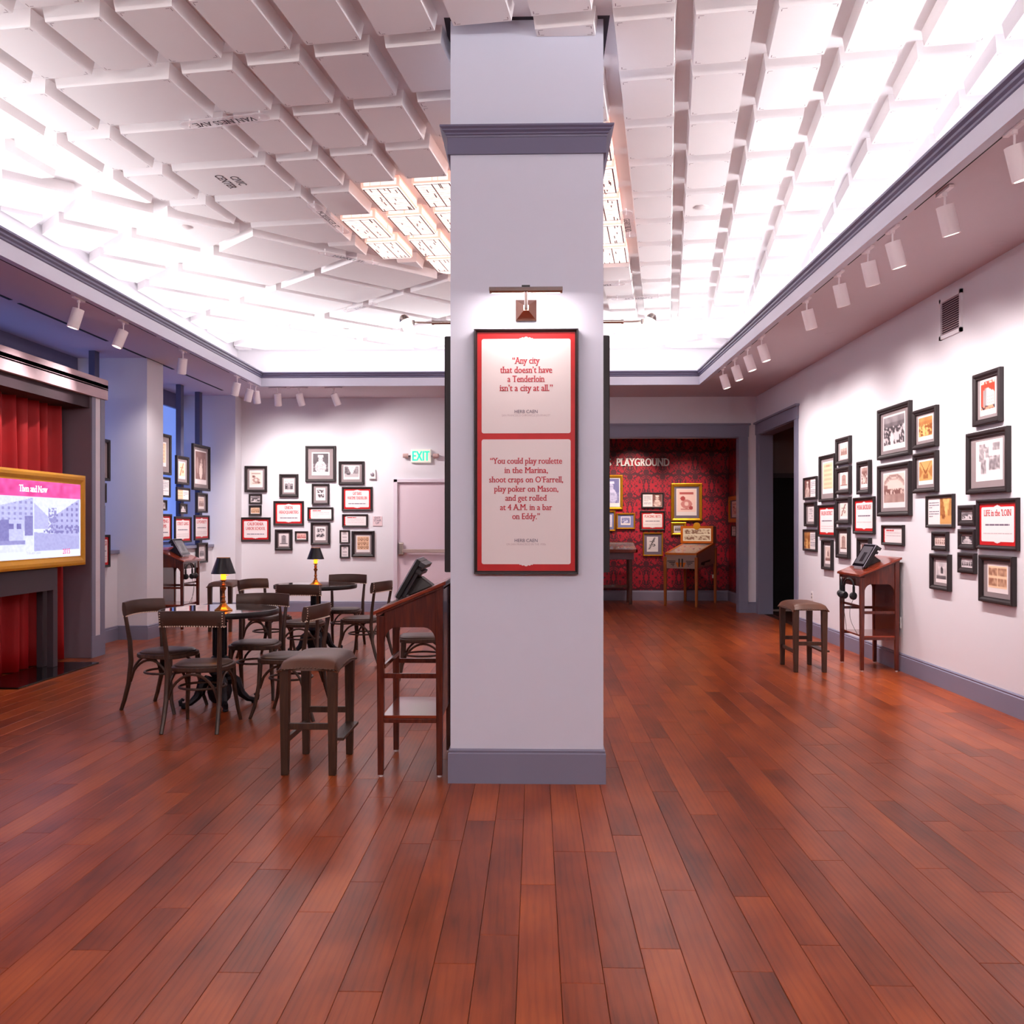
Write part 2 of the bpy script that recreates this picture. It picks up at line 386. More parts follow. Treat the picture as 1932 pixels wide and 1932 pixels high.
# cove: fascia band, crown, trough floor, cove walls
ring = [(FX0,FY0),(FX0,FY1),(FX1,FY1),(FX1,FY0)]
o = MB().sweep([(-.014,ZS-.012),(-.014,3.775),(.05,3.775),(.05,ZS-.012)], ring, True).build('trim_1', mat('fascia_paint', (206,204,218), .5, var=.01)); S(o)
cr = [(-.014,3.775),(-.022,3.785),(-.022,3.80),(-.036,3.815),(-.038,3.83),(-.056,3.845),(-.056,3.862),(.05,3.862),(.05,3.775)]
S(MB().sweep(cr, ring, True).build('trim_2', DTRIM, smooth=False))
mb = MB().sweep([(.0,3.735),(.62,3.735),(.62,3.70),(.0,3.70)], [(FX0-.04,FY0-.04),(FX0-.04,FY1+.04),(FX1+.04,FY1+.04),(FX1+.04,FY0-.04)], True)
mb.sweep([(0,3.70),(0,ZC+.05),(.08,ZC+.05),(.08,3.70)], [(CX0,CY0),(CX0,CY1),(CX1,CY1),(CX1,CY0)], True)
S(mb.build('cove', CEIL))
# baseboards
def baseboard(name, path, h=.185, parent=None):
    sec = [(0,0),(-.018,0),(-.018,h-.03),(-.010,h-.024),(-.014,h-.012),(-.006,h),(0,h)]
    return S(MB().sweep(sec, path).build(name, TRIM))
baseboard('baseboard_right', [(XR,13.29),(XR,-2.0)])
baseboard('baseboard_back', [(-5.04,YB),(-2.44,YB)]); baseboard('baseboard_back', [(-1.14,YB),(OPX0-.15,YB)]); baseboard('baseboard_back', [(3.6,YB),(XR,YB)])
baseboard('baseboard_left', [(LW,10.6),(LW,11.92),(-5.04,11.92),(-5.04,12.44),(LW,12.44),(LW,15.47),(-5.04,15.47),(-5.04,YB)])
# window bays
SHADE = mat('window_shade', (120,150,205), .8, emis=(112,140,226), es=.40, var=.02)
for n, (y0, y1) in enumerate([(6.2,11.92),(12.44,15.47)]):
    wt = S(MB().box(XL, XL+.03, y0, y1, 1.15, ZS).build('window_%d' % (n+1), DTRIM))
    m = MB(); k = 4 if n == 0 else 3; wd = (y1-y0)/k
    for i in range(k):
        MB().box(XL+.03, XL+.045, y0+i*wd+.06, y0+(i+1)*wd-.06, 1.22, 3.42).build('window_shade', SHADE, wt)
        MB().box(XL+.03, XL+.09, y0+i*wd-.05 if i else y0, y0+i*wd+.05, 1.15, 3.5).build('mullion', DTRIM, wt)
    MB().box(XL+.03, XL+.10, y0, y1, 3.42, ZS).build('head_rail', DTRIM, wt)
    MB().box(XL, LW+.03, y0, y1, 1.12, 1.165).build('window_sill', TRIM, wt)
for i, y in enumerate([11.4, 14.2, 15.0]):
    o = MB().box(-5.555, -5.475, y, y+.12, 1.165, ZS).build('display_post', mat('post_paint', (84,84,112), .5), bevel=.003)
    tag(o, ['grey floor-to-ceiling display post rising above the stage portal', 'grey display post on the sill, left of the pair in the far window bay', 'grey display post on the sill beside the back left pier'][i], 'post', 'display posts in the window bays')

# ------------------------------------------------------------------ pillar
PXa, PXb, PYa, PYb = -.492, .393, 5.37, 6.255
pil = S(MB().box(PXa, PXb, PYa, PYb, 0, ZC).build('column', mat('pillar_paint', (216,220,236), .7, var=.01)))
loop = [(PXa,PYa),(PXa,PYb),(PXb,PYb),(PXb,PYa)]
MB().sweep([(0,3.64),(.016,3.64),(.016,3.735),(.0,3.735)], loop, True).build('capital_band', DTRIM, pil)
MB().sweep([(0,3.735),(.02,3.735),(.022,3.745),(.03,3.75),(.03,3.758),(.045,3.768),(.045,3.775),(.058,3.785),(.058,3.795),(0,3.795)], loop, True).build('capital_crown', DTRIM, pil)
MB().sweep([(0,0),(.014,0),(.014,.172),(.008,.178),(.011,.190),(.004,.2),(0,.2)], loop, True).build('plinth', TRIM, pil)
MB().sweep([(.0,ZC-.001),(.035,ZC-.001),(.035,ZC+.001),(0,ZC+.001)], loop, True).build('ceiling_gap_shade', mat('gap_shade_paint', (60,54,64), .9), pil)  # flat dark strip; the shade inside the gap is put into its colour

# ------------------------------------------------------------------ raised ceiling with the map of city blocks
CE = S(MB().box(CX0, CX1, CY0, CY1, ZC, ZC+.08).build('ceiling', CEIL))
th = math.radians(8.04)
def PQ(p, q): return (p*math.cos(th)+q*math.sin(th), -p*math.sin(th)+q*math.cos(th))
MA = math.radians(44.6); ca, sa = math.cos(MA), math.sin(MA)
def RS(r, s): return (r*ca-s*sa, r*sa+s*ca)
SM = 8.142
def pcol(k): return .16+.446*k if k >= 0 else .16+.4505*k
def prow(j, p): return 5.23+.7125*j+(.068*(-p-.5) if p < -.5 else 0)
LIT = {(-7,4),(-7,5),(-6,3),(-6,4),(-6,5),(-6,6),(-5,3),(-5,4),(-5,5),(-5,6),(-5,7),(-4,2),(-4,3),(-4,4),(-4,5),(-4,6),(-4,7),(-3,2),(-3,3),(-3,4),(-3,5),(-3,6),(-3,7),(-2,2),(-2,3),(-2,4),(-2,5),(-2,6)}
MG = .03
def clip_room(p):
    for a, b, c in [(1,0,-CX0-MG),(-1,0,CX1-MG),(0,1,-CY0-MG),(0,-1,CY1-MG)]: p = clip(p, a, b, c)
    return p
def pillar_split(p):
    """the pillar passes through the map: a block that meets it is cut around it"""
    xs = [q[0] for q in p]; ys = [q[1] for q in p]; g = .004
    if max(xs) < PXa-g or min(xs) > PXb+g or max(ys) < PYa-g or min(ys) > PYb+g: return [p]
    out = [clip(p, 0, -1, PYa-g), clip(p, 0, 1, -PYb-g)]
    mid = clip(clip(p, 0, 1, -PYa+g), 0, -1, PYb+g)
    out += [clip(mid, -1, 0, PXa-g), clip(mid, 1, 0, -PXb-g)]
    return [q for q in out if parea(q) > .006]
cells = []
for k in range(-12, 8):
    for j in range(-8, 15):
        if k == -8 and 0 <= j <= 4: continue                     # the wide blocks take two columns
        p0 = pcol(k); p1 = p0+(.325 if k >= 0 else .333)
        if k == -9 and 0 <= j <= 4: p1 = pcol(-8)+.333
        q0 = prow(j, (p0+p1)/2); q1 = q0+.572
        cells.append(([PQ(p0,q0),PQ(p1,q0),PQ(p1,q1),PQ(p0,q1)], (k, j) in LIT, (k, j)))
blocks = []
for poly, lit, kj in cells:
    p = clip(poly, sa, -ca, SM); p = clip_room(p)
    if parea(p) < .015: continue
    for q in pillar_split(p): blocks.append((q, lit, kj))
Rb = [(-2.3,-1.2),(-1.05,-.1),(.05,.9),(1.0,1.98),(2.14,2.70),(2.84,3.38),(3.51,4.22),(4.36,5.43),(5.57,6.66),(6.82,7.95),(8.1,9.2),(9.35,10.45),(10.6,11.7),(11.85,12.9)]
Sb = [(8.36,9.08),(9.22,9.97),(10.1,10.9),(11.03,11.87),(12.0,12.8),(12.95,13.7),(13.85,14.6)]
for s0, s1 in Sb:
    for r0, r1 in Rb:
        p = clip_room([RS(r0,s0),RS(r1,s0),RS(r1,s1),RS(r0,s1)])
        if parea(p) >= .02: blocks.append((p, False, None))
ORN = mat('corner_print', (120,96,104), .8)
GLOW = mat('lightbox_diffuser', (255,240,232), .5, emis=(255,236,228), es=.44, var=0)
LBOX = mat('lightbox_shell', (252,224,214), .6, emis=(255,170,148), es=.30, var=0)
INK = mat('parcel_ink', (92,44,52), .6); INK2 = mat('parcel_pale_ink', (214,130,120), .6, emis=(240,150,140), es=.16)
npl = 0; TAP = .014
blocks.sort(key=lambda b: (not b[1], -parea(b[0])))
extra = MB()
for poly, lit, kj in blocks:
    n = len(poly)
    if not lit:
        if npl >= 290: extra.prism(poly, ZB, ZC-.001, 0); continue
        npl += 1
        base = offset_poly(poly, -TAP)
        ok = all(CX0 < q[0] < CX1 and CY0 < q[1] < CY1 for q in base)
        mb = MB(); a = [(x,y,ZC-.0005) for x,y in (base if ok and kj else poly)]; b = [(x,y,ZB) for x,y in poly]
        mb.add(b+a, [tuple(range(n-1,-1,-1)), tuple(range(n,2*n))]+[(i,(i+1)%n,(i+1)%n+n,i+n) for i in range(n)])
        mb.cm = 1
        if kj and n == 4:                                            # printed corner marks
            for i in range(4):
                P = Vector(poly[i]); e1 = (Vector(poly[(i+1)%4])-P).normalized(); e2 = (Vector(poly[i-1])-P).normalized()
                for st, ln, ax, ay in [(.022,.022,e1,e2),(.022,.022,e2,e1),(.016,.006,e1,e2)]:
                    q0 = P+ax*st+ay*.014; q1 = q0+ax*ln; q2 = q1+ay*.0035; q3 = q0+ay*.0035
                    mb.add([(q.x,q.y,ZB-.0006) for q in (q0,q1,q2,q3)], [(0,1,2,3)])
        mb.build('city_block', [BLOCK, ORN], CE)
    else:
        mb = MB(); mb.prism(poly, ZB+.012, ZC-.001)
        box = mb.build('light_box', LBOX, CE, label='glowing light box city block with printed parcel lines')
        ip = offset_poly(poly, .012)
        d = MB(); d.prism(ip, ZB, ZB+.012)
        # glazed panes on the four sides
        for i in range(n):
            a = Vector(poly[i]); b = Vector(poly[(i+1)%n]); e = b-a; L_ = e.length
            if L_ < .15: continue
            e /= L_; nn = Vector((e.y,-e.x)); c0 = Vector((sum(q[0] for q in poly)/n, sum(q[1] for q in poly)/n))
            if (c0-a).dot(nn) > 0: nn = -nn
            m_ = max(2, round(L_/.12)); r3 = random.Random(hash((kj, i)) & 0xffff); cuts = [0]+sorted(r3.uniform(.1,.9) for _ in range(m_-1))+[1]
            for c_, c2 in zip(cuts, cuts[1:]):
                if (c2-c_)*L_ < .03: continue
                s_, t_ = .02+(L_-.04)*c_+.004, .02+(L_-.04)*c2-.004
                q = [a+e*s_+nn*.001, a+e*t_+nn*.001]
                d.add([(q[0].x,q[0].y,ZB+.026),(q[1].x,q[1].y,ZB+.026),(q[1].x,q[1].y,ZC-.022),(q[0].x,q[0].y,ZC-.022)], [(0,1,2,3)])
        d.build('diffuser', GLOW, box, fix=False)
        # parcel lines printed on the underside
        ex = Vector(PQ(1,0)); ey = Vector(PQ(0,1)); o0 = Vector(poly[0]); W_ = (Vector(poly[1])-o0).length; H_ = (Vector(poly[-1])-o0).length
        r3 = random.Random(hash(kj) & 0xffff); dk = MB(); pk = MB(); full_ = abs(parea(poly)-.333*.572) < .01
        def ln(mbx, x0, y0, x1, y1, t=.0035):
            q = [(x0-t,y0-t),(x1+t,y0-t),(x1+t,y1+t),(x0-t,y1+t)]
            mbx.add([(o0.x+ex.x*a_+ey.x*b_, o0.y+ex.y*a_+ey.y*b_, ZB-.0008) for a_, b_ in q], [(0,1,2,3)])
        if full_:
            for x0, y0, x1, y1 in [(.018,.016,W_-.018,.016),(.018,.016,.018,H_-.016),(W_-.018,.016,W_-.018,H_-.016),(.018,H_-.016,W_-.018,H_-.016)]: ln(dk, x0,y0,x1,y1,.0055)
            xc = W_*r3.choice([.42,.5,.55]); ln(dk, xc, .012, xc, H_-.012, .005)
            for side in (0, 1):
                y = .012; xa, xb = (.012, xc) if side == 0 else (xc, W_-.012)
                while y < H_-.06:
                    y += r3.choice([.035,.05,.07,.1]); ln(pk, xa, y, xb, y, .0028)
                    if r3.random() < .35:
                        xm = r3.uniform(xa+.03, xb-.03); ln(dk, xm, y, xm, min(y+r3.uniform(.03,.08), H_-.02), .0045)
                for yy in (0, 1):
                    for q in range(r3.randint(0, 2)):
                        xm = r3.uniform(xa+.03, xb-.03); l_ = r3.uniform(.04,.11)
                        ln(dk, xm, .012 if yy == 0 else H_-.012-l_, xm, .012+l_ if yy == 0 else H_-.012, .0045)
            dk.build('parcel_lines', INK, box, fix=False); pk.build('parcel_lines', INK2, box, fix=False)
if extra.v: extra.build('far_blocks', BLOCK, CE)['kind'] = 'stuff'
DISC = mat('smoke_disc', (236,226,226), .5)
for x, y in [(-3.322,8.716),(-2.75,13.345),(1.48,8.292)]:
    MB().lathe([(.001,-.012),(.045,-.012),(.062,-.006),(.065,0)], 24, (x,y,ZB)).build('sprinkler_cover', DISC, CE, smooth=True)
def ceil_text(lines, centre, read, up, parent=CE, m=INK, z=ZB-.0012, **kw):
    R_ = Vector((*read,0)).normalized(); U_ = Vector((*up,0)).normalized(); Nn = R_.cross(U_)
    M = Matrix.Translation(Vector((*centre, z))) @ Matrix((R_, U_, Nn)).transposed().to_4x4()
    return text_lines(lines, m, parent, (0,0,0), M=M, **kw)
gy = PQ(0,1); gx = PQ(1,0)
DINK = mat('dark_ink', (60,46,54), .6)
c = atz(438, 342, ZB)
ceil_text([('CIVIC', .098, 0, .02), ('CENTER', .098, 0, -.09)], (c[0],c[1]), gy, gx, m=DINK, bold=.012)
# street name plates of clear acrylic
FAINT = mat('plate_acrylic', (244,228,232), .06, var=0, trans=.0, spec=.6)
def acrylic():
    m = bpy.data.materials.new('clear_plate'); m.use_nodes = True; N = m.node_tree.nodes; L = m.node_tree.links
    b = N['Principled BSDF']; b.inputs['Base Color'].default_value = (.9,.82,.86,1); b.inputs['Roughness'].default_value = .08; b.inputs['Alpha'].default_value = .28
    return m
ACR = acrylic()
def plate(label, words, a, b, up, size=.085):
    a = Vector(a); b = Vector(b); c = (a+b)/2; d = (b-a); L_ = d.length; d.normalize(); u = Vector(up).normalized(); z = ZB-.045
    t = thing('street_name_plate', label, 'sign', (c.x,c.y,z), 0, 'acrylic street name plates under the ceiling')
    u = (u-d*u.dot(d)).normalized()
    pr = []
    for i in range(9):
        an = -PI/2+PI*i/8; pr.append(d*(L_/2-.06+.06*math.cos(an))+u*(.06*math.sin(an)))
    for i in range(9):
        an = PI/2+PI*i/8; pr.append(d*(-L_/2+.06+.06*math.cos(an))+u*(.06*math.sin(an)))
    MB().prism([(q.x,q.y) for q in pr], -.004, .004).build('plate', ACR, t)
    for s_ in (-1, 1):
        q = d*(L_/2-.07)*s_; MB().lathe([(.006,-.012),(.006,.045)], 10, (q.x,q.y,0)).build('standoff', WHITE, t, smooth=True)
    M = Matrix.Translation((0,0,-.0055)) @ Matrix((Vector((*d,0)), Vector((*u,0)), Vector((*d,0)).cross(Vector((*u,0))))).transposed().to_4x4()
    text_lines([(words, size, 0, -.03)], DINK, t, (0,0,0), M=M, bold=.014)
sc_ = lambda p: (p[0]*.985, p[1]*.985)
plate('clear plate reading VAN NESS AVE. under the upper left ceiling', 'VAN NESS AVE.', sc_((-1.84,6.36)), sc_((-2.51,6.51)), (0,1))
plate('clear plate reading MCALLISTER ST. left of the glowing blocks', 'MCALLISTER ST.', sc_((-1.97,8.10)), sc_((-1.84,8.95)), (1,0), .08)
plate('clear plate reading MARKET ST. on the diagonal street', 'MARKET ST.', sc_((-2.24,9.55)), sc_((-1.70,10.02)), (.7,-.7), .085)
plate('short clear plate between far left ceiling blocks reading 9TH ST.', '9TH ST.', sc_((-2.03,11.77)), sc_((-2.55,12.23)), (.7,.7), .085)
plate('clear plate reading MASON ST. half hidden behind the pillar', 'MASON ST.', sc_((1.05,10.9)), sc_((.40,11.0)), (0,1), .08)
plate('clear plate reading POWELL ST. right of the pillar', 'POWELL ST.', sc_((1.6,11.55)), sc_((.95,11.63)), (0,1), .08)
plate('clear plate reading GEARY BLVD. right of the glowing blocks', 'GEARY BLVD.', sc_((.81,8.36)), sc_((.93,9.15)), (1,0), .08)

# ------------------------------------------------------------------ track heads
def spot(name, parent, loc, d, power, col=(1,.89,.87), ang=52, blend=1, r=.04):
    l = bpy.data.lights.new(name, 'SPOT'); l.energy = power; l.color = col; l.spot_size = math.radians(ang); l.spot_blend = blend; l.shadow_soft_size = r
    o = bpy.data.objects.new(name, l); C.objects.link(o); o.parent = parent; o.location = loc
    o.rotation_euler = Vector(d).to_track_quat('-Z', 'Y').to_euler(); return o
HEADM = mat('lamp_white', (238,226,228), .45, var=.01)
def track_head(x, y, aim, along, label, group, power=60, ang=52, col=(1,.89,.87)):
    t = thing('track_spotlight', label, 'spotlight', (x,y,ZS), 0, group)
    if along == 'y': MB().box(-.016,.016,-.10,.10,-.022,-.005).build('track_adapter', HEADM, t)
    else: MB().box(-.14,.14,-.016,.016,-.022,-.005).build('track_adapter', HEADM, t)
    MB().lathe([(.016,-.045),(.016,-.022)],12).lathe([(.007,-.12),(.007,-.045)],10).build('stem', HEADM, t, smooth=True)
    d = Vector(aim)-Vector((x,y,ZS-.17)); d.normalize()
    # the photograph shows the cans tipped only slightly from vertical
    q = (d+Vector((0,0,-1.1))).normalized()
    c = Vector((0,0,-.125)); s0 = c-q*.02+Vector((q.x,q.y,0))*.02; e = s0+q*.19
    mb = MB().tube([s0, s0+q*.001, e], [.052,.055,.055], 20, caps=True)
    mb.build('can', HEADM, t, smooth=True)
    MB().tube([e+q*.0005, e+q*.001], [.045,.045], 20).build('lens', mat('lens_glow', (255,240,230), .3, emis=(255,236,226), es=1.2), t)
    spot('lamp', t, e+q*.01, d, power, col, ang)
    return t
ri = ['nearest', 'second', 'third', 'fourth', 'fifth', 'sixth', 'seventh', 'eighth', 'ninth']
RH = [(2.64,6.05),(2.6,6.82),(2.6,7.32),(2.6,8.01),(2.6,8.95),(2.597,10.72),(2.59,11.39),(2.597,12.14),(2.585,12.85)]
for i, (x, y) in enumerate(RH):
    yy = [6.4,7.0,7.9,8.6,9.4,10.4,11.0,11.8,12.6][i]
    track_head(x, y, (XR, yy+.1, 1.9), 'y', '%s white cylinder spotlight from the camera along the right track' % ri[i], 'white spotlights on the right track', 60, 108)
for i, (x, y) in enumerate([(2.6,4.2),(2.6,5.1)]):
    track_head(x, y, (XR, y+.3, 1.8), 'y', '%s white spotlight of the right track above the frame edge' % ['out of view rearmost', 'out of view'][i], 'white spotlights on the right track', 95)
LH = [(-4.36,8.75,(-5.1,8.6,2.4)),(-4.37,9.735,(-5.0,9.4,2.7)),(-4.37,11.40,(-5.04,12.2,2.0)),(-4.33,13.37,(-5.43,13.9,1.6)),(-4.34,14.02,(-5.43,14.5,1.9)),(-4.32,14.23,(-4.2,15.8,1.9))]
for i, (x, y, a) in enumerate(LH):
    track_head(x, y, a, 'y', ['nearest white spotlight on the left soffit above the stage', 'second white spotlight of the left soffit', 'third white spotlight on the left soffit, beside the far pier', 'fourth white spotlight on the left soffit', 'fifth white spotlight on the left soffit, left of a close pair', 'right one of the close pair of spotlights in the left corner'][i], 'white spotlights on the left track', [38,38,26,80,65,75][i], 80)
for i, x in enumerate((-3.4, -1.2, 1.0, 2.2)):  # unseen track heads added to brighten the pillar and floor
    track_head(x, -1.25, ((-2.8,-.6,.8,2.4)[i], 6.5, 1.5), 'x', ['leftmost','second','third','rightmost'][i]+' added fill spotlight on the rear soffit behind the camera', 'added fill spotlights on the rear soffit', 88, 130)
for i, x in enumerate((-4.06,-3.72,-3.17)):
    track_head(x, 14.52, ((-4.2,-3.1,-2.0)[i], YB, 2.2), 'x', ['left', 'middle', 'right'][i]+' spotlight of three hanging before the back wall', 'white spotlights on the back track', 56, 104)

# ------------------------------------------------------------------ casings, doors and the rooms beyond
mb = MB(); mb.box(OPX1, OPX1+.155, YB-.025, YB, 0, 2.98).box(OPX0-.155, OPX0, YB-.025, YB, 0, 2.98)
mb.box(OPX1-.001, OPX1+.001, YB-.01, YB+.18, 0, 2.98).box(OPX0-.2, OPX1+.165, YB-.035, YB, 2.98, 3.175).box(OPX0-.23, OPX1+.195, YB-.06, YB, 3.175, 3.205).box(OPX0, OPX1, YB-.01, YB+.18, 2.965, 2.98)
mb.box(OPX1, OPX1+.16, YB-.03, YB-.024, 0, .2)
S(mb.build('trim_3', TRIM, bevel=.003))
mb = MB(); mb.box(XR-.025, XR, 13.28, 13.43, 0, 3.0).box(XR-.025, XR, 15.56, 15.72, 0, 3.0)
mb.box(XR-.035, XR, 13.26, 15.74, 3.0, 3.18).box(XR-.06, XR, 13.23, 15.77, 3.18, 3.21)
mb.box(XR-.01, XR+.22, 13.425, 13.435, 0, 3.0).box(XR-.01, XR+.22, 15.55, 15.56, 0, 3.0).box(XR-.01, XR+.22, 13.43, 15.56, 2.99, 3.0)
S(mb.build('trim_4', TRIM, bevel=.003))
# side passage
mb = MB(); mb.box(XR+.2, 5.7, 16.2, 16.3, 0, 3.4).box(5.6, 5.7, 12.9, 16.2, 0, 3.4).box(XR+.2, 5.7, 12.8, 12.9, 0, 3.4).box(XR+.2, 5.7, 12.9, 16.2, 3.4, 3.5)
S(mb.build('wall_passage', mat('passage_paint', (150,132,130), .8)))
d = S(MB().box(4.1, 4.9, 16.15, 16.2, .03, 2.3).build('door_1', mat('black_door', (12,11,16), .6), bevel=.004))
mb = MB().box(4.02, 4.1, 16.12, 16.2, 0, 2.38).box(4.9, 4.98, 16.12, 16.2, 0, 2.38).box(4.02, 4.98, 16.12, 16.2, 2.3, 2.38)
mb.build('door_frame', mat('passage_trim', (84,76,84), .6), d)
MB().box(4.1, 4.9, 16.10, 16.15, 0, .03).build('threshold', mat('threshold_metal', (230,214,200), .4), d)
MB().box(XR+.2, 5.6, 12.9, 16.2, -.013, 0).build('passage_floor', mat('passage_floor', (70,34,24), .4))['kind'] = 'structure'
# exit door
dr = S(MB().box(-2.36, -1.22, YB+.03, YB+.08, .01, 2.22).build('door_2', mat('door_paint', (226,208,218), .5, var=.01)))
MB().box(-2.42,-2.355,YB-.02,YB+.1,0,2.27).box(-1.225,-1.16,YB-.02,YB+.1,0,2.27).box(-2.42,-1.16,YB-.02,YB+.1,2.215,2.275).build('door_frame', mat('door_frame_paint', (222,210,222), .5), dr, bevel=.004)
pb = MB().box(-2.31,-1.3,YB-.045,YB-.015,1.015,1.075).build('panic_bar', mat('bar_metal', (196,176,170), .3, metal=.6), dr, bevel=.006)
MB().box(-2.335,-2.245,YB-.06,YB+.03,.965,1.19).build('latch_case', NICKEL, pb, bevel=.02)
MB().box(-1.32,-1.25,YB-.06,YB+.03,.98,1.12).build('latch_case', NICKEL, pb, bevel=.02)
# exit sign
a = aty(775.7, 848, YB); b = aty(813.7, 873.5, YB); cx = (a[0]+b[0])/2; hw = (b[0]-a[0])/2
t = thing('exit_sign', 'lit green EXIT sign with two side lamps above the door', 'exit sign', (cx, YB, b[2]))
hh = a[2]-b[2]
MB().box(-hw, hw, -.06, 0, 0, hh).build('housing', mat('sign_housing', (238,230,220), .4, emis=(220,240,224), es=.1), t, bevel=.012)
text_lines([('EXIT', .235, 0, .035)], mat('green_letters', (20,220,150), .4, emis=(20,235,150), es=.6), t, (0,-.062,0), serif=False, bold=.03, cond=.62)
for s_ in (-1, 1):
    MB().tube([(s_*hw,-.03,hh*.5),(s_*(hw+.05),-.03,hh*.5)], .012).build('arm', GREY, t)
    MB().tube([(s_*(hw+.045),-.05,hh*.5),(s_*(hw+.13),-.07,hh*.52)], [.045,.035], 14).build('emergency_lamp', mat('lamp_body', (196,164,160), .4), t, smooth=True)
# strobe, stair sign, outlets
a = aty(430+1227/4.6, 820+305/4.6, YB); b = aty(430+1285/4.6, 820+385/4.6, YB)
t = thing('fire_strobe', 'small white fire alarm strobe left of the door', 'alarm', ((a[0]+b[0])/2, YB, (a[2]+b[2])/2))
MB().box(-.06,.06,-.045,0,-.08,.085).build('body', WHITE, t, bevel=.008)
MB().lathe([(.035,0),(.03,.02),(.01,.028)],16).build('lens', mat('lens_grey', (150,140,150), .2), t, smooth=True).matrix_local = Matrix.Translation((0,-.045,0)) @ Matrix.Rotation(PI/2, 4, 'X')
a = aty(430+1258/4.6, 820+708/4.6, YB); b = aty(430+1340/4.6, 820+793/4.6, YB)
t = thing('stair_sign', 'small pale sign reading EXIT STAIR UP left of the door', 'sign', ((a[0]+b[0])/2, YB, (a[2]+b[2])/2))
w_ = (b[0]-a[0])/2; h_ = (a[2]-b[2])/2
MB().box(-w_,w_,-.012,0,-h_,h_).build('plaque', mat('plaque', (226,202,206), .5), t, bevel=.002)
text_lines([('EXIT', .05, 0, .04), ('STAIR', .05, 0, -.005), ('UP', .05, 0, -.05)], GREYTXT, t, (0,-.0135,0), serif=False, cond=1)
for (p, lab) in [(atx(1532,1124,XR-.004), 'white outlet plate low on the right wall behind the stool'), (atx(1697,1174,XR-.004), 'white outlet plate on the right wall behind the kiosk')]:
    t = thing('outlet_plate', lab, 'outlet', p, -PI/2)
    MB().box(-.035,.035,-.004,.004,-.058,.058).build('plate', WHITE, t, bevel=.002); MB().box(-.018,.018,-.007,-.002,.008,.036).box(-.018,.018,-.007,-.002,-.036,-.008).build('socket', GREY, t)
# wall grille
a = atx(1480+1262/4.274, 360+885/4.274, XR); b = atx(1480+1440/4.274, 360+795/4.274, XR); c = atx(1480+1262/4.274, 360+1210/4.274, XR)
t = thing('air_grille', 'white louvred air grille high on the right wall', 'vent', (XR, (a[1]+b[1])/2, (a[2]+c[2])/2), -PI/2)
w_ = (a[1]-b[1])/2; h_ = (a[2]-c[2])/2
mb = MB().box(-w_,w_,-.02,0,-h_,-h_+.035).box(-w_,w_,-.02,0,h_-.035,h_).box(-w_,-w_+.035,-.02,0,-h_,h_).box(w_-.035,w_,-.02,0,-h_,h_)
mb.build('grille_frame', WALL, t)
MB().box(-w_+.02,w_-.02,-.003,-.001,-h_+.02,h_-.02).build('duct', mat('duct_dark', (58,40,50), .9), t)
for i in range(15):
    z = -h_+.045+(2*h_-.09)*i/14
    MB().hexa([(-w_+.03,-.018,z-.006),(w_-.03,-.018,z-.006),(w_-.03,-.004,z+.008),(-w_+.03,-.004,z+.008),(-w_+.03,-.018,z-.004),(w_-.03,-.018,z-.004),(w_-.03,-.004,z+.010),(-w_+.03,-.004,z+.010)]).build('slat', mat('slat_paint', (190,166,176), .6), t)

# ------------------------------------------------------------------ printed pictures: coarse images carried as mesh colours on the flat prints
def vnoise(r, n, m, g):
    g0 = r.random((max(2, int(n/g)+2), max(2, int(m/g)+2)))
    yi = np.linspace(0, g0.shape[0]-1.001, n); xi = np.linspace(0, g0.shape[1]-1.001, m)
    y0 = yi.astype(int); x0 = xi.astype(int); fy = (yi-y0)[:,None]; fx = (xi-x0)[None,:]
    a = g0[y0][:,x0]; b = g0[y0][:,x0+1]; c_ = g0[y0+1][:,x0]; d_ = g0[y0+1][:,x0+1]
    return (a*(1-fx)+b*fx)*(1-fy)+(c_*(1-fx)+d_*fx)*fy
TINT = {'bw': ((34,26,32),(246,236,238)), 'sepia': ((92,44,40),(250,232,222)), 'orange': ((120,52,16),(255,206,130)), 'blue': ((84,84,140),(222,222,248)), 'red': ((150,20,24),(250,226,216)), 'tan': ((120,70,50),(252,214,178))}
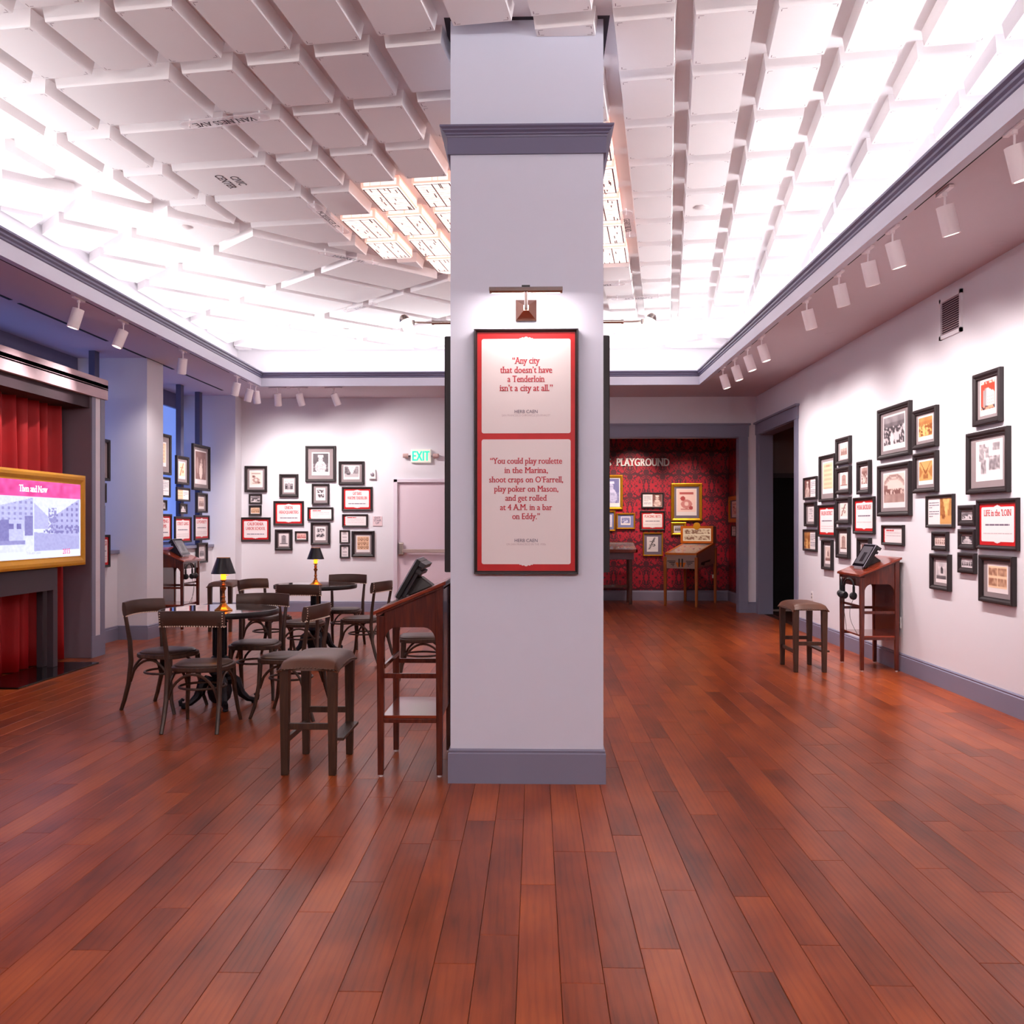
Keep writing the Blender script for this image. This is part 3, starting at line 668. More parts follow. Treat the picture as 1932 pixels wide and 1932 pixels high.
def paint(kind, n, m, seed, tint='bw'):
    r = np.random.default_rng(seed); Y, X = np.mgrid[0:n, 0:m]; X = X/(m-1); Y = 1-Y/(n-1)
    g = np.full((n, m), .85); v2 = vnoise(r, n, m, 1.6); v5 = vnoise(r, n, m, 5)
    def rect(x0, y0, x1, y1, v): g[(X >= x0)&(X <= x1)&(Y >= y0)&(Y <= y1)] = v
    def ell(cx, cy, rx, ry, v): g[((X-cx)/rx)**2+((Y-cy)/ry)**2 <= 1] = v
    col = None
    if kind == 'crowd':
        g[:] = .25+.25*v5+.15*(Y > .8); mk = Y < .62; g[mk] = (np.where(v2 > .55, .95, .12)*.75+.2*v5)[mk]; ell(.4,.2,.08,.25,.9); ell(.6,.25,.06,.22,.85)
    elif kind == 'hall':
        g[:] = .9; 
        for k_ in range(3): mk = np.abs(np.hypot((X-.5)/.48, (Y-.55)/(.42-.07*k_))-1) < .07; g[mk & (Y > .55)] = .45+.1*k_
        rect(0,.3,.18,.6,.35); g[(Y < .34)] = (.42+.2*v5)[(Y < .34)]; mk = (Y > .3)&(Y < .48); g[mk] = np.where(v2 > .5, .25, .8)[mk]
    elif kind == 'arch':
        g[:] = .75; g[np.abs(X-.5) > .9*(np.abs(Y-.45))+.18] = .45; rect(.3,.1,.7,.3,.35); ell(.5,.42,.16,.14,.55); g[np.abs(np.abs(X-.5)-.7*(Y-.4)) < .035] = .1
    elif kind == 'building':
        g[:] = .92; rect(.2,.08,.8,.82,.55); g[(Y > .82)&(Y < .82+.35*(.3-np.abs(X-.5)))&(np.abs(X-.5) < .3)] = .4
        for i in range(4):
            for k_ in range(5): rect(.26+.14*i,.25+.11*k_,.32+.14*i,.31+.11*k_,.3)
        rect(0,0,1,.1,.35)
    elif kind == 'block':
        col = np.zeros((n, m, 3)); col[:] = (226,62,38); g[:] = 0
        tp = .78-.35*np.abs(X-.42); mk = (X > .15)&(X < .95)&(Y < tp); c1 = np.where((X < .38)[...,None], (150,140,140), (232,222,216)); col[mk] = c1[mk]
        for i in range(5):
            for k_ in range(4): q = (np.abs(X-(.48+.13*k_)) < .03)&(np.abs(Y-(.2+.11*i)) < .025); col[q] = (150,120,116)
        mk = (Y < .16); col[mk] = np.where((v2 > .5)[...,None], (60,44,54), (236,150,120))[mk]; mk = (Y > .93)&(v2 > .4); col[mk] = (250,220,200)
    elif kind == 'street':
        g[:] = .88; g[(X < .45-.35*(Y-.35))&(Y > .3)] = .35; g[(X > .62+.3*(Y-.4))&(Y > .3)] = .5; g[Y < .32] = .68; ell(.28,.3,.14,.1,.15); rect(.2,.3,.36,.38,.2); g += (v2-.5)*.35*(Y > .3)
    elif kind == 'portrait':
        g[:] = .12+.1*v5; ell(.5,.25,.36,.34,.85); ell(.5,.66,.15,.14,.72); rect(.32,.78,.68,.9,.95); g[(Y < .45)] = (g*.6+.4*v2)[(Y < .45)]; ell(.44,.67,.03,.02,.2); ell(.56,.67,.03,.02,.2)
    elif kind == 'dancer':
        g[:] = .22+.15*v5; ell(.5,.3,.15,.3,.92); ell(.55,.66,.07,.09,.7); rect(.4,.5,.66,.58,.8); ell(.18,.5,.1,.3,.55); ell(.85,.5,.09,.28,.5)
    elif kind == 'group':
        g[:] = .8; 
        for i in range(5): x_ = .12+.19*i; ell(x_,.55,.07,.1,.35); rect(x_-.07,.1,x_+.07,.45,.15+.1*(i % 2))
        g += (v2-.5)*.3
    elif kind == 'grid12':
        g[:] = .8
        for i in range(4):
            for k_ in range(3): ell(.14+.24*i,.18+.3*k_,.10,.12,.12 if (i+k_) % 2 else .4); ell(.14+.24*i,.2+.3*k_,.05,.07,.75)
    elif kind == 'grid4':
        g[:] = .96
        for i in range(2):
            for k_ in range(2): mk = (np.abs(X-(.25+.5*i)) < .21)&(np.abs(Y-(.26+.48*k_)) < .2); g[mk] = (.15+.6*vnoise(r, n, m, 2.2))[mk]
    elif kind == 'two':
        g[:] = .95; 
        for k_ in (0,1): mk = (np.abs(X-.5) < .46)&(np.abs(Y-(.26+.48*k_)) < .2); g[mk] = np.where(v2 > .5, .8, .2)[mk]
    elif kind == 'collage':
        g[:] = .97
        for cx_, cy_, a_, b_ in [(.22,.85,.12,.1),(.8,.85,.14,.13),(.2,.6,.1,.16),(.42,.7,.07,.16),(.28,.25,.1,.22),(.72,.34,.22,.24)]:
            mk = (np.abs(X-cx_) < a_)&(np.abs(Y-cy_) < b_); g[mk] = (.3+.55*v2)[mk]
    elif kind == 'doc':
        g[:] = .93; g[(np.floor(Y*n/2) % 2 == 0)&(np.abs(X-.5) < .38)&(v5 > .25)] = .74; rect(.3,.86,.7,.93,.5)
    elif kind == 'poster':
        g[:] = .92; ell(.5,.35,.3,.2,.55); rect(.12,.78,.88,.88,.35); ell(.5,.36,.12,.1,.9); rect(.2,.1,.8,.15,.5); ell(.3,.6,.13,.1,.25); ell(.75,.18,.11,.08,.25)
    elif kind == 'abstract':
        g[:] = .92; g[np.abs(X-.45-.6*(Y-.5)) < .08] = .25; ell(.65,.35,.14,.12,.2); ell(.3,.35,.1,.08,.5); ell(.6,.35,.07,.05,.9); rect(.2,.62,.75,.7,.2)
    elif kind == 'interior':
        g[:] = .8; rect(.2,.25,.85,.75,.9); rect(.45,.3,.7,.6,.2); ell(.55,.62,.1,.1,.15); rect(0,0,1,.22,.35); g += (v5-.5)*.2
    else:
        g[:] = np.where(v2 > .5, .85, .18)*.8+.2*v5
    if col is None:
        a, b = np.array(TINT[tint][0], float), np.array(TINT[tint][1], float); g = np.clip(g, 0, 1)[...,None]; col = a*(1-g)+b*g
    return np.clip(col, 0, 255)
def print_mat():
    m = bpy.data.materials.new('printed_paper'); m.use_nodes = True; N = m.node_tree.nodes; L = m.node_tree.links
    a = N.new('ShaderNodeAttribute'); a.attribute_name = 'ink'; b = N['Principled BSDF']; L.new(a.outputs['Color'], b.inputs['Base Color']); b.inputs['Roughness'].default_value = .45
    return m
PRINT = print_mat()
def screen_mat(st):
    m = bpy.data.materials.new('lit_screen'); m.use_nodes = True; N = m.node_tree.nodes; L = m.node_tree.links
    a = N.new('ShaderNodeAttribute'); a.attribute_name = 'ink'; b = N['Principled BSDF']; b.inputs['Base Color'].default_value = (.02,.02,.02,1); L.new(a.outputs['Color'], b.inputs['Emission Color']); b.inputs['Emission Strength'].default_value = st; b.inputs['Roughness'].default_value = .2
    return m
def picture(img, x0, x1, z0, z1, y, parent, name='picture', m=None):
    n, k = img.shape[:2]; xs = np.linspace(x0, x1, k); zs = np.linspace(z1, z0, n)
    vs = [(x, y, z) for z in zs for x in xs]; fs = [(j*k+i, (j+1)*k+i, (j+1)*k+i+1, j*k+i+1) for j in range(n-1) for i in range(k-1)]
    me = bpy.data.meshes.new(name); me.from_pydata(vs, [], fs); me.materials.append(m or PRINT)
    c = img/255.0; c = np.where(c <= .04045, c/12.92, ((c+.055)/1.055)**2.4)
    at = me.color_attributes.new('ink', 'FLOAT_COLOR', 'POINT'); at.data.foreach_set('color', np.concatenate([c.reshape(-1,3), np.ones((n*k,1))], 1).astype('f').ravel())
    return link(name, me, parent)
def frame_mesh(w, h, bw, dep, lip=.008):
    mb = MB(); sec = [(0,0),(0,-dep*.85),(bw*.22,-dep),(bw*.5,-dep*.97),(bw*.85,-dep*.7),(bw,-dep*.7),(bw,-.004)]
    vs = [(sx*(w/2-o), y, sz*(h/2-o)) for sx, sz in ((-1,-1),(1,-1),(1,1),(-1,1)) for o, y in sec]; q = len(sec)
    mb.add(vs, [(i*q+j, i*q+j+1, ((i+1)%4)*q+j+1, ((i+1)%4)*q+j) for i in range(4) for j in range(q-1)])
    return mb
def ornament(mb, cx, z, y, s, up=1):
    for dx, r_ in ((-.55,.26),(0,.38),(.55,.26),(-.95,.14),(.95,.14)):
        mb.prism([(cx+s*dx+s*r_*math.cos(a*PI/6), z+up*s*r_*.9*math.sin(a*PI/6)) for a in range(0, 12)], y, y+.0004, ax='y')
def round_rect(x0, x1, z0, z1, r):
    p = []
    for cx, cz, a0 in ((x1-r,z1-r,0),(x0+r,z1-r,90),(x0+r,z0+r,180),(x1-r,z0+r,270)):
        for k in range(5): a = math.radians(a0+k*22.5); p.append((cx+r*math.cos(a), cz+r*math.sin(a)))
    return p
def body_lines(mb, x0, x1, ztop, zbot, pitch, y, seed, h=None):
    r = random.Random(seed); z = ztop; k = 0; h = h or pitch*.3; pb = r.randint(3, 5)
    while z-h > zbot:
        k += 1; last = k % pb == 0; x = x0; e = x1 if not last else x0+(x1-x0)*r.uniform(.3,.7)
        while x < e-.004:
            wd = min(r.uniform(.02,.09), e-x); mb.add([(x,y,z-h),(x+wd,y,z-h),(x+wd,y,z),(x,y,z)], [(0,1,2,3)]); x += wd+.006
        z -= pitch*(1.7 if last else 1)
ALLF = []
def fit_lines(lines, wfit, parent, m, y, **kw):
    """lines: (text, cap height, z of the baseline, width)"""
    mb = MB()
    for t_, ch, z, wd in lines:
        vs, fs = text_mesh(t_, ch/.72, cond=1, **kw); xs = [v[0] for v in vs]; c0 = (min(xs)+max(xs))/2; k = wd/(max(xs)-min(xs)) if wd else .8
        mb.add([((x-c0)*k, y-d, z+zz) for x, zz, d in vs], fs)
    return mb.build('lettering', m, parent, fix=False)
def framed(pl, style, label, group, head=None, kind='crowd', tint='bw', seed=1, bw=None, fm=None, pr=None, matm=None, sub=True, res=None, name=None):
    (cx, cy, cz), rz, w, h = pl; dep = .042 if style == 'photo' else .032
    t = thing(name or {'photo':'framed_photograph','bare':'framed_photograph','magazine':'framed_clipping'}.get(style,'text_panel'), label, 'picture', (cx,cy,cz), rz, group); fm = fm or BLACKF
    bw = (bw*(.82 if style == 'photo' and (fm is BLACKF) else 1)) if bw else min(.055, .11*min(w, h))
    frame_mesh(w, h, bw, dep).build('frame', fm, t)
    iw, ih = w/2-bw, h/2-bw
    if style == 'photo':
        MB().box(-iw-.004,iw+.004,-.012,-.006,-ih-.004,ih+.004).build('mat_board', matm or MATB, t)
        x0, x1, z0, z1 = pr or (.23,.77,.20,.80)
        a, b, c, d = -w/2+x0*w, -w/2+x1*w, -h/2+z0*h, -h/2+z1*h; sh = MB().box(a,b,-.0135,-.012,c,d).build('paper', CREAM, t)
        mg = .008+.02*min(w, h); n = res or max(12, int((d-c)*46)); picture(paint(kind, n+6, max(10, int((n+6)*(b-a)/(d-c))), seed, tint), a+mg, b-mg, c+mg+(.10*(d-c)), d-mg, -.0142, sh)
    elif style == 'bare':
        sh = MB().box(-iw-.004,iw+.004,-.0135,-.006,-ih-.004,ih+.004).build('paper', CREAM, t)
        n = res or max(12, int(h*50)); picture(paint(kind, n, max(10, int(n*w/h)), seed, tint), -iw+.006, iw-.006, -ih+.2*ih, ih-.006, -.0142, sh)
    elif style == 'magazine':
        sh = MB().box(-iw-.004,iw+.004,-.0135,-.006,-ih-.004,ih+.004).build('paper', CREAM, t); flip = head == 'right'
        xs = (0, iw-.004) if flip else (-iw+.004, 0)
        n = max(14, int(h*60)); picture(paint(kind, n, max(8, int(n*w/h/2)), seed, tint), xs[0], xs[1], -ih+.004, ih-.004, -.0142, sh)
        mb = MB(); x0 = -iw+.02 if flip else .02; body_lines(mb, x0, x0+iw-.04, ih-.04, -ih+.04, .022, -.0144, seed); mb.build('text_lines', GREYTXT, sh, fix=False)
    elif style in ('panel', 'text'):
        rb = MB().box(-iw-.004,iw+.004,-.0125,-.006,-ih-.004,ih+.004).build('panel', RED, t)
        if style == 'panel':
            bx, bz = max(.024, .05*w), max(.03, .065*h)
            MB().prism(round_rect(-iw+bx, iw-bx, -ih+bz, ih-bz, .015), -.0135, -.0128, ax='y').build('card', CREAM, rb)
            mb = MB(); ornament(mb, 0, ih-bz, -.0140, .045); ornament(mb, 0, -ih+bz, -.0140, .045, -1); mb.build('ornament', CREAM, rb)
            k = len(head); ch = min(.075, .085*h/.6*.9); z = ih-bz-.05*h-ch; L_ = []
            mx = max(len(x) for x in head)
            for q in head: L_.append((q, ch, z, (iw*1.5)*len(q)/max(mx, 7))); z -= ch*1.45
            fit_lines(L_, None, rb, REDTXT2, -.0142, bold=.02)
            mb = MB(); body_lines(mb, -iw*.66, iw*.66, z-.0*h+ch*.2, z-ch*.8, .05, -.0142, seed, .013); mb.build('subheading', GREYTXT, rb, fix=False)
            mb = MB(); body_lines(mb, -iw*.78, iw*.78, z-ch*1.2, -ih+bz+.09*h, .03, -.0142, seed+3, .006); mb.build('text_lines', LTXT, rb, fix=False)
        else:
            MB().box(-iw+.16*iw, iw+.003, -.0135, -.0128, -ih-.003, ih+.003).build('card', CREAM, rb)
            mb = MB()
            for z in np.linspace(-ih*.6, ih*.6, 4): mb.prism([(-iw+.17*iw+.012*math.cos(a*PI/4), z+.02*math.sin(a*PI/4)) for a in range(8)], -.014, -.0136, ax='y')
            mb.build('ornament', CREAM, rb)
            mb = MB(); body_lines(mb, -iw*.7, iw*.1, ih*.72, ih*.5, .05, -.0142, seed, .014); mb.build('heading', REDTXT2, rb, fix=False)
            mb = MB(); body_lines(mb, -iw*.7, iw*.8, ih*.35, -ih*.5, .03, -.0142, seed+3, .006); mb.build('text_lines', LTXT, rb, fix=False)
    return t
# ---- right wall
def PR(xl, xr, yt, yb, X=XR-.04):
    a = atx(xl, yt, X); b = atx(xl, yb, X); c = atx(xr, yt, X)
    return ((XR, (a[1]+c[1])/2, (a[2]+b[2])/2), -PI/2, a[1]-c[1], a[2]-b[2])
def r1(xl, yt, yb, xr): s = 6.438; return PR(1460+xl/s, 1460+xr/s, 760+yt/s, 760+yb/s)
def r2(xl, yt, yb, xr): s = 6.438; return PR(1640+xl/s, 1640+xr/s, 660+yt/s, 660+yb/s)
def r3(xl, yt, yb, xr): s = 6.616; return PR(1640+xl/s, 1640+xr/s, 900+yt/s, 900+yb/s)
GR = 'framed pictures on the right wall'
framed(r1(343,915,1180,500), 'magazine', 'small frame by the side doorway with a grey picture half, topmost of its three', GR, kind='portrait', tint='sepia', seed=11, bw=.03)
framed(r1(362,1212,1500,492), 'photo', 'small frame with a pale document, middle of three by the side doorway', GR, kind='doc', seed=12, bw=.04)
framed(r1(340,1535,1795,498), 'magazine', 'small frame with an orange picture half, lowest by the side doorway', GR, kind='crowd', tint='orange', seed=13, bw=.03)
framed(r1(540,655,1205,727), 'photo', 'tall narrow frame with a pale yellow document, above the left red panel', GR, kind='doc', tint='tan', seed=14, bw=.045, pr=(.16,.84,.17,.86))
framed(r1(740,443,765,910), 'photo', 'small photo frame at the top of the column of four, right wall', GR, kind='group', tint='sepia', seed=15, bw=.06)
framed(r1(740,795,1115,910), 'photo', 'photo of a curtained stage, second down in the column of four', GR, kind='building', tint='sepia', seed=16, bw=.06)
framed(r1(740,1155,1475,908), 'photo', 'photo of dark figures, third down in the column of four', GR, kind='abstract', tint='sepia', seed=17, bw=.06)
framed(r1(745,1510,1880,895), 'photo', 'photo of a corner building, lowest in the column of four', GR, kind='building', tint='sepia', seed=18, bw=.06)
framed(r1(520,1245,1625,722), 'panel', 'red bordered text panel headed FALLEN DISTRICT, right wall', GR, head=['FALLEN DISTRICT'], seed=19, bw=.03)
s_ = 6.44
framed(PR(1440+700/s_, 1440+820/s_, 1000+115/s_, 1000+475/s_), 'photo', 'small narrow frame under the FALLEN DISTRICT panel', GR, kind='interior', tint='sepia', seed=20, bw=.045)
framed(r1(998,720,1115,1150), 'photo', 'narrow photo frame above the MORAL BACKLASH panel', GR, kind='crowd', tint='sepia', seed=21, bw=.06, pr=(.22,.76,.2,.84))
framed(r1(945,1155,1590,1195), 'panel', 'red bordered text panel headed MORAL BACKLASH, right wall', GR, head=['MORAL BACKLASH'], seed=22, bw=.035)
framed(PR(1440+1130/s_, 1440+1280/s_, 1000+90/s_, 1000+420/s_), 'photo', 'photo frame half hidden behind the right kiosk screen', GR, kind='portrait', tint='sepia', seed=23, bw=.06)
framed(r1(1248,95,700,1638), 'photo', 'large photo of a dense crowd, top of the middle group on the right wall', GR, kind='crowd', seed=24, bw=.06, pr=(.14,.82,.16,.84))
framed(r1(1248,770,1380,1638), 'photo', 'large sepia photo of a domed hall, below the crowd photo', GR, kind='hall', tint='sepia', seed=25, bw=.06, pr=(.14,.82,.16,.84))
framed(r1(1290,1483,1725,1548), 'text', 'small text frame with a red strip beside the right kiosk screen', GR, seed=26, bw=.03)
framed(r2(515,750,1220,800), 'photo', 'golden crowd photo, upper of the two right of the large crowd photo', GR, kind='crowd', tint='orange', seed=27, bw=.055, pr=(.17,.8,.2,.82))
framed(r2(520,1270,1745,800), 'photo', 'orange photo of an arched interior, below the golden crowd photo', GR, kind='arch', tint='orange', seed=28, bw=.055, pr=(.17,.8,.2,.82))
framed(r2(1245,315,940,1575), 'photo', 'tall frame of a building on a red sky, highest on the right wall', GR, kind='block', seed=29, bw=.06, pr=(.2,.78,.18,.86))
framed(r2(1165,1025,1760,1665), 'photo', 'large frame with a collage of small grey views, right of the group', GR, kind='collage', seed=30, bw=.06, pr=(.2,.84,.2,.84))
framed(r3(685,232,632,1022), 'magazine', 'orange street picture with a text column, right wall', GR, head='right', kind='street', tint='orange', seed=31, bw=.03)
framed(r3(757,680,912,948), 'bare', 'small dark photo under the orange street picture', GR, kind='group', tint='sepia', seed=32, bw=.045)
framed(r3(745,952,1392,980), 'photo', 'photo of a pale room with a dark figure, low on the right wall', GR, kind='interior', seed=33, bw=.05, pr=(.22,.8,.2,.82))
framed(r3(1083,355,608,1293), 'bare', 'topmost of three small photos beside the LIFE IN THE LOIN panel', GR, kind='crowd', tint='bw', seed=34, bw=.05)
framed(r3(1083,650,900,1293), 'bare', 'middle one of three small photos beside the LIFE IN THE LOIN panel', GR, kind='portrait', seed=35, bw=.05)
framed(r3(1080,940,1190,1293), 'bare', 'lowest of three small photos beside the LIFE IN THE LOIN panel', GR, kind='group', seed=36, bw=.05)
framed(r3(1312,285,895,1822), 'panel', 'large red bordered panel headed LIFE IN THE LOIN at the right edge', GR, head=["LIFE in the 'LOIN"], seed=37, bw=.035)
framed(r3(1355,968,1545,1780), 'photo', 'frame with four brown views below the LIFE IN THE LOIN panel', GR, kind='grid4', tint='tan', seed=38, bw=.055, pr=(.2,.8,.22,.82))
# ---- back wall
def gb(x0, y0, x1, y1):
    s = 4.6; Y = YB-.03; a = aty(430+x0/s, 820+y0/s, Y); b = aty(430+x1/s, 820+y1/s, Y)
    return (((a[0]+b[0])/2, YB, (a[2]+b[2])/2), 0, b[0]-a[0], a[2]-b[2])
GB = 'framed pictures on the back wall'
framed(gb(145,272,338,498), 'photo', 'poster in a black frame at the upper left of the back wall', GB, kind='poster', tint='sepia', seed=41, bw=.05, pr=(.2,.8,.18,.83))
framed(gb(180,515,293,602), 'bare', 'small dark photo under the poster, upper of two', GB, kind='crowd', seed=42, bw=.03)
framed(gb(180,615,290,702), 'bare', 'small tan photo under the poster, lower of two', GB, kind='group', tint='tan', seed=43, bw=.03)
framed(gb(106,718,368,928), 'panel', 'red bordered panel headed CALIFORNIA LABOR SCHOOL', GB, head=['CALIFORNIA','LABOR SCHOOL'], seed=44, bw=.035)
framed(gb(445,342,610,541), 'photo', 'black framed photo above the UNION HEADQUARTERS panel', GB, kind='group', seed=45, bw=.06)
framed(gb(394,576,657,788), 'panel', 'red bordered panel headed UNION HEADQUARTERS', GB, head=['UNION','HEADQUARTERS'], seed=46, bw=.035)
framed(gb(407,822,558,1005), 'photo', 'black framed photo below the UNION HEADQUARTERS panel', GB, kind='building', seed=47, bw=.06)
framed(gb(580,838,693,925), 'bare', 'small reddish group photo beside the table lamp on the far table', GB, kind='group', tint='red', seed=48, bw=.03)
framed(gb(671,98,935,408), 'photo', 'largest frame of the back wall, a person in a white cap', GB, kind='portrait', seed=49, bw=.055, pr=(.21,.79,.18,.82), res=34)
framed(gb(727,427,878,607), 'photo', 'small frame with two photos directly below the largest frame', GB, kind='two', seed=50, bw=.035)
framed(gb(689,630,912,745), 'text', 'wide text frame with a red strip, upper one of two', GB, seed=51, bw=.03)
framed(gb(718,760,885,957), 'photo', 'frame with two stacked photos above the far table lamp', GB, kind='two', seed=52, bw=.045)
framed(gb(960,232,1183,432), 'photo', 'wide photo of a street with a car, beside the fire strobe', GB, kind='street', seed=53, bw=.05, pr=(.19,.81,.22,.82))
framed(gb(987,453,1253,663), 'panel', 'red bordered panel headed GAY BARS WARTIME TENDERLOIN', GB, head=['GAY BARS','WARTIME TENDERLOIN'], seed=54, bw=.035)
framed(gb(990,690,1213,803), 'text', 'wide text frame with a red strip, lower one of two', GB, seed=55, bw=.03)
framed(gb(968,829,1056,945), 'bare', 'small pale document frame, upper of two left of the portrait grid', GB, kind='doc', seed=56, bw=.025)
framed(gb(970,957,1056,1072), 'bare', 'small pale document frame, lower of two left of the portrait grid', GB, kind='doc', seed=57, bw=.025)
framed(gb(1073,835,1270,1062), 'photo', 'black frame with a grid of twelve portraits', GB, kind='grid12', tint='tan', seed=58, bw=.06, pr=(.2,.8,.18,.82), res=30)
# ---- window bays on the left
def lb(x0, x1, y0, y1):
    s = 3.863; X = LW+.06; a = atx(180+x1/s, 680+y0/s, X); b = atx(180+x1/s, 680+y1/s, X); c = atx(180+x0/s, 680+y0/s, X)
    return ((LW+.02, (a[1]+c[1])/2, (a[2]+b[2])/2), PI/2, a[1]-c[1], a[2]-b[2])
GL = 'framed pictures hung in the window bays'
framed(lb(430,557,547,838), 'photo', 'tall cream poster frame partly behind the white pier', GL, kind='doc', tint='tan', seed=61, bw=.045)
framed(lb(445,555,855,1000), 'magazine', 'small magazine frame under the cream poster', GL, kind='portrait', tint='red', seed=62, bw=.03)
framed(lb(470,530,1018,1095), 'bare', 'tiny photo frame above the leftmost red panel of the far bay', GL, kind='street', seed=63, bw=.03)
framed(lb(440,565,1120,1312), 'panel', 'red bordered panel behind the left kiosk screen, next to the pier', GL, head=['SLEEPING','ROOMS'], seed=64, bw=.03)
framed(lb(598,687,707,910), 'photo', 'frame with a cartoon figure, top of the middle column in the far bay', GL, kind='abstract', tint='tan', seed=65, bw=.045)
framed(lb(603,697,932,1030), 'magazine', 'small text frame under the cartoon figure', GL, kind='doc', tint='tan', seed=66, bw=.03)
framed(lb(625,677,1045,1120), 'bare', 'tiny photo frame above the STREET GANG panel', GL, kind='portrait', seed=67, bw=.03)
framed(lb(590,708,1140,1325), 'panel', 'red bordered panel headed STREET GANG in the far window bay', GL, head=['STREET GANG'], seed=68, bw=.03)
framed(lb(717,840,632,955), 'photo', 'tall photo of a dancer in a white dress, rightmost column of the far bay', GL, kind='dancer', tint='sepia', seed=69, bw=.05, pr=(.16,.84,.14,.88), res=30)
framed(lb(745,821,970,1112), 'photo', 'small photo frame under the dancer', GL, kind='group', tint='sepia', seed=70, bw=.04)
framed(lb(733,838,1130,1307), 'panel', 'red bordered panel headed LI POVERTY under the dancer', GL, head=['LI POVERTY'], seed=71, bw=.03)
framed(lb(752,822,1327,1472), 'photo', 'lowest photo frame of the far bay, beside the left kiosk', GL, kind='group', seed=72, bw=.04)
framed(lb(-25,112,580,880), 'photo', 'tall photo frame showing past the stage portal', GL, kind='abstract', seed=73, bw=.045, pr=(.2,.8,.18,.84))
framed(lb(-35,90,895,1038), 'panel', 'small red bordered frame showing past the stage portal', GL, head=['CITY LIFE'], seed=74, bw=.03)
framed(lb(0,73,1057,1250), 'photo', 'narrow grey frame just showing past the stage portal', GL, kind='doc', seed=75, bw=.045)
framed(lb(10,117,1270,1505), 'panel', 'lower red bordered panel showing past the stage portal', GL, head=['EVENINGS'], seed=76, bw=.03)

# ---- quotation boards on the pillar
def quote_board(label, loc, rz, w=.60, h=1.41, front=False):
    t = thing('quotation_board', label, 'sign', loc, rz, 'quotation boards on the pillar')
    frame_mesh(w, h, .019, .05).build('frame', BLACKF, t)
    rb = MB().box(-w/2+.015,w/2-.015,-.034,-.004,-h/2+.015,h/2-.015).build('panel', RED, t)
    W2 = w/2-.044
    card1 = MB().prism(round_rect(-W2,W2,.105,.648,.012), -.0355, -.0345, ax='y').build('card', CREAM, rb)
    card2 = MB().prism(round_rect(-W2,W2,-.648,.070,.012), -.0355, -.0345, ax='y').build('card', CREAM, rb)
    mb = MB(); ornament(mb, 0, .648, -.0362, .036); ornament(mb, 0, -.648, -.0362, .036, -1); mb.build('ornament', CREAM, rb)
    if not front:
        mb = MB(); body_lines(mb, -.18, .18, .53, .25, .055, -.0362, 5, .03); body_lines(mb, -.18, .18, -.02, -.38, .055, -.0362, 9, .03); mb.build('lettering', REDTXT, rb, fix=False); return t
    # heights measured from the centre of the board
    k = 1/326.4; zc = 851.5
    L_ = [('\u201cAny city', 12.5, 686.5, 52), ('that doesn\u2019t have', 12.5, 704, 98), ('a Tenderloin', 12.5, 721, 70), ('isn\u2019t a city at all.\u201d', 12.5, 738, 100),
          ('\u201cYou could play roulette', 11.6, 874.5, 135), ('in the Marina,', 11.6, 892, 82), ('shoot craps on O\u2019Farrell,', 11.6, 909.5, 139), ('play poker on Mason,', 11.6, 927, 121), ('and get rolled', 11.6, 944, 78), ('at 4 A.M. in a bar', 11.6, 961.5, 98), ('on Eddy.\u201d', 11.6, 978.5, 52)]
    fit_lines([(a, b*k, (zc-c)*k, d*k) for a, b, c, d in L_], None, rb, REDTXT, -.0362, bold=.016)
    fit_lines([('HERB CAEN', 6.3*k, (zc-779.5)*k, 43*k), ('HERB CAEN', 6.3*k, (zc-1021.5)*k, 43*k)], None, rb, GREYTXT, -.0362, serif=False, bold=.006)
    fit_lines([('SAN FRANCISCO CHRONICLE JOURNALIST', 4*k, (zc-785.5)*k, 91*k), ('ON SAN FRANCISCO IN THE 1930s', 4*k, (zc-1027.5)*k, 74*k)], None, rb, LTXT, -.0362, serif=False, bold=0)
    return t
quote_board('tall red board with two quotations by HERB CAEN facing the camera', (-.053, PYa, 1.918), 0, front=True)
quote_board('edge of the black framed board on the left side of the pillar', (PXa, 5.83, 1.918), -PI/2)
quote_board('edge of the black framed board on the right side of the pillar', (PXb, 5.83, 1.918), PI/2)
# picture light over the front board
t = thing('picture_light', 'nickel picture light over the front quotation board', 'lamp', (-.053, PYa, 2.735))
MB().add([(-.06,0,-.06),(.06,0,-.06),(.06,0,.06),(-.06,0,.06),(-.06,-.014,-.06),(.06,-.014,-.06),(.06,-.014,.06),(-.06,-.014,.06),(-.014,-.055,-.01),(.014,-.055,-.01),(.014,-.055,.02),(-.014,-.055,.02)],
  [(0,1,5,4),(1,2,6,5),(2,3,7,6),(3,0,4,7),(4,5,9,8),(5,6,10,9),(6,7,11,10),(7,4,8,11),(8,9,10,11)]).build('backplate', mat('copper_nickel', (214,168,150), .22, metal=1), t)
MB().tube([(0,-.05,.0),(0,-.11,.05),(0,-.17,.075)], .011, 10).build('arm', NICKEL, t, smooth=True)
def halfpipe(u, v):
    a = PI*(.04+.92*u); return (-.205+.41*v, -.18-.032*math.cos(a), .062+.032*math.sin(a))
MB().grid(halfpipe, 12, 2).grid(lambda u, v: (halfpipe(u,v)[0], halfpipe(u,v)[1]*.985-.003, halfpipe(u,v)[2]-.002), 12, 2).build('shade', NICKEL, t, smooth=True)
MB().box(-.023,.023,-.19,-.17,.092,.101).build('switch', BLACKP, t)
area_l = bpy.data.lights.new('tube', 'AREA'); area_l.shape = 'RECTANGLE'; area_l.size = .38; area_l.size_y = .04; area_l.energy = 1.7; area_l.color = (1,.86,.82)
al = bpy.data.objects.new('tube', area_l); C.objects.link(al); al.parent = t; al.location = (0,-.18,.055); al.rotation_euler = (math.radians(24),0,0)
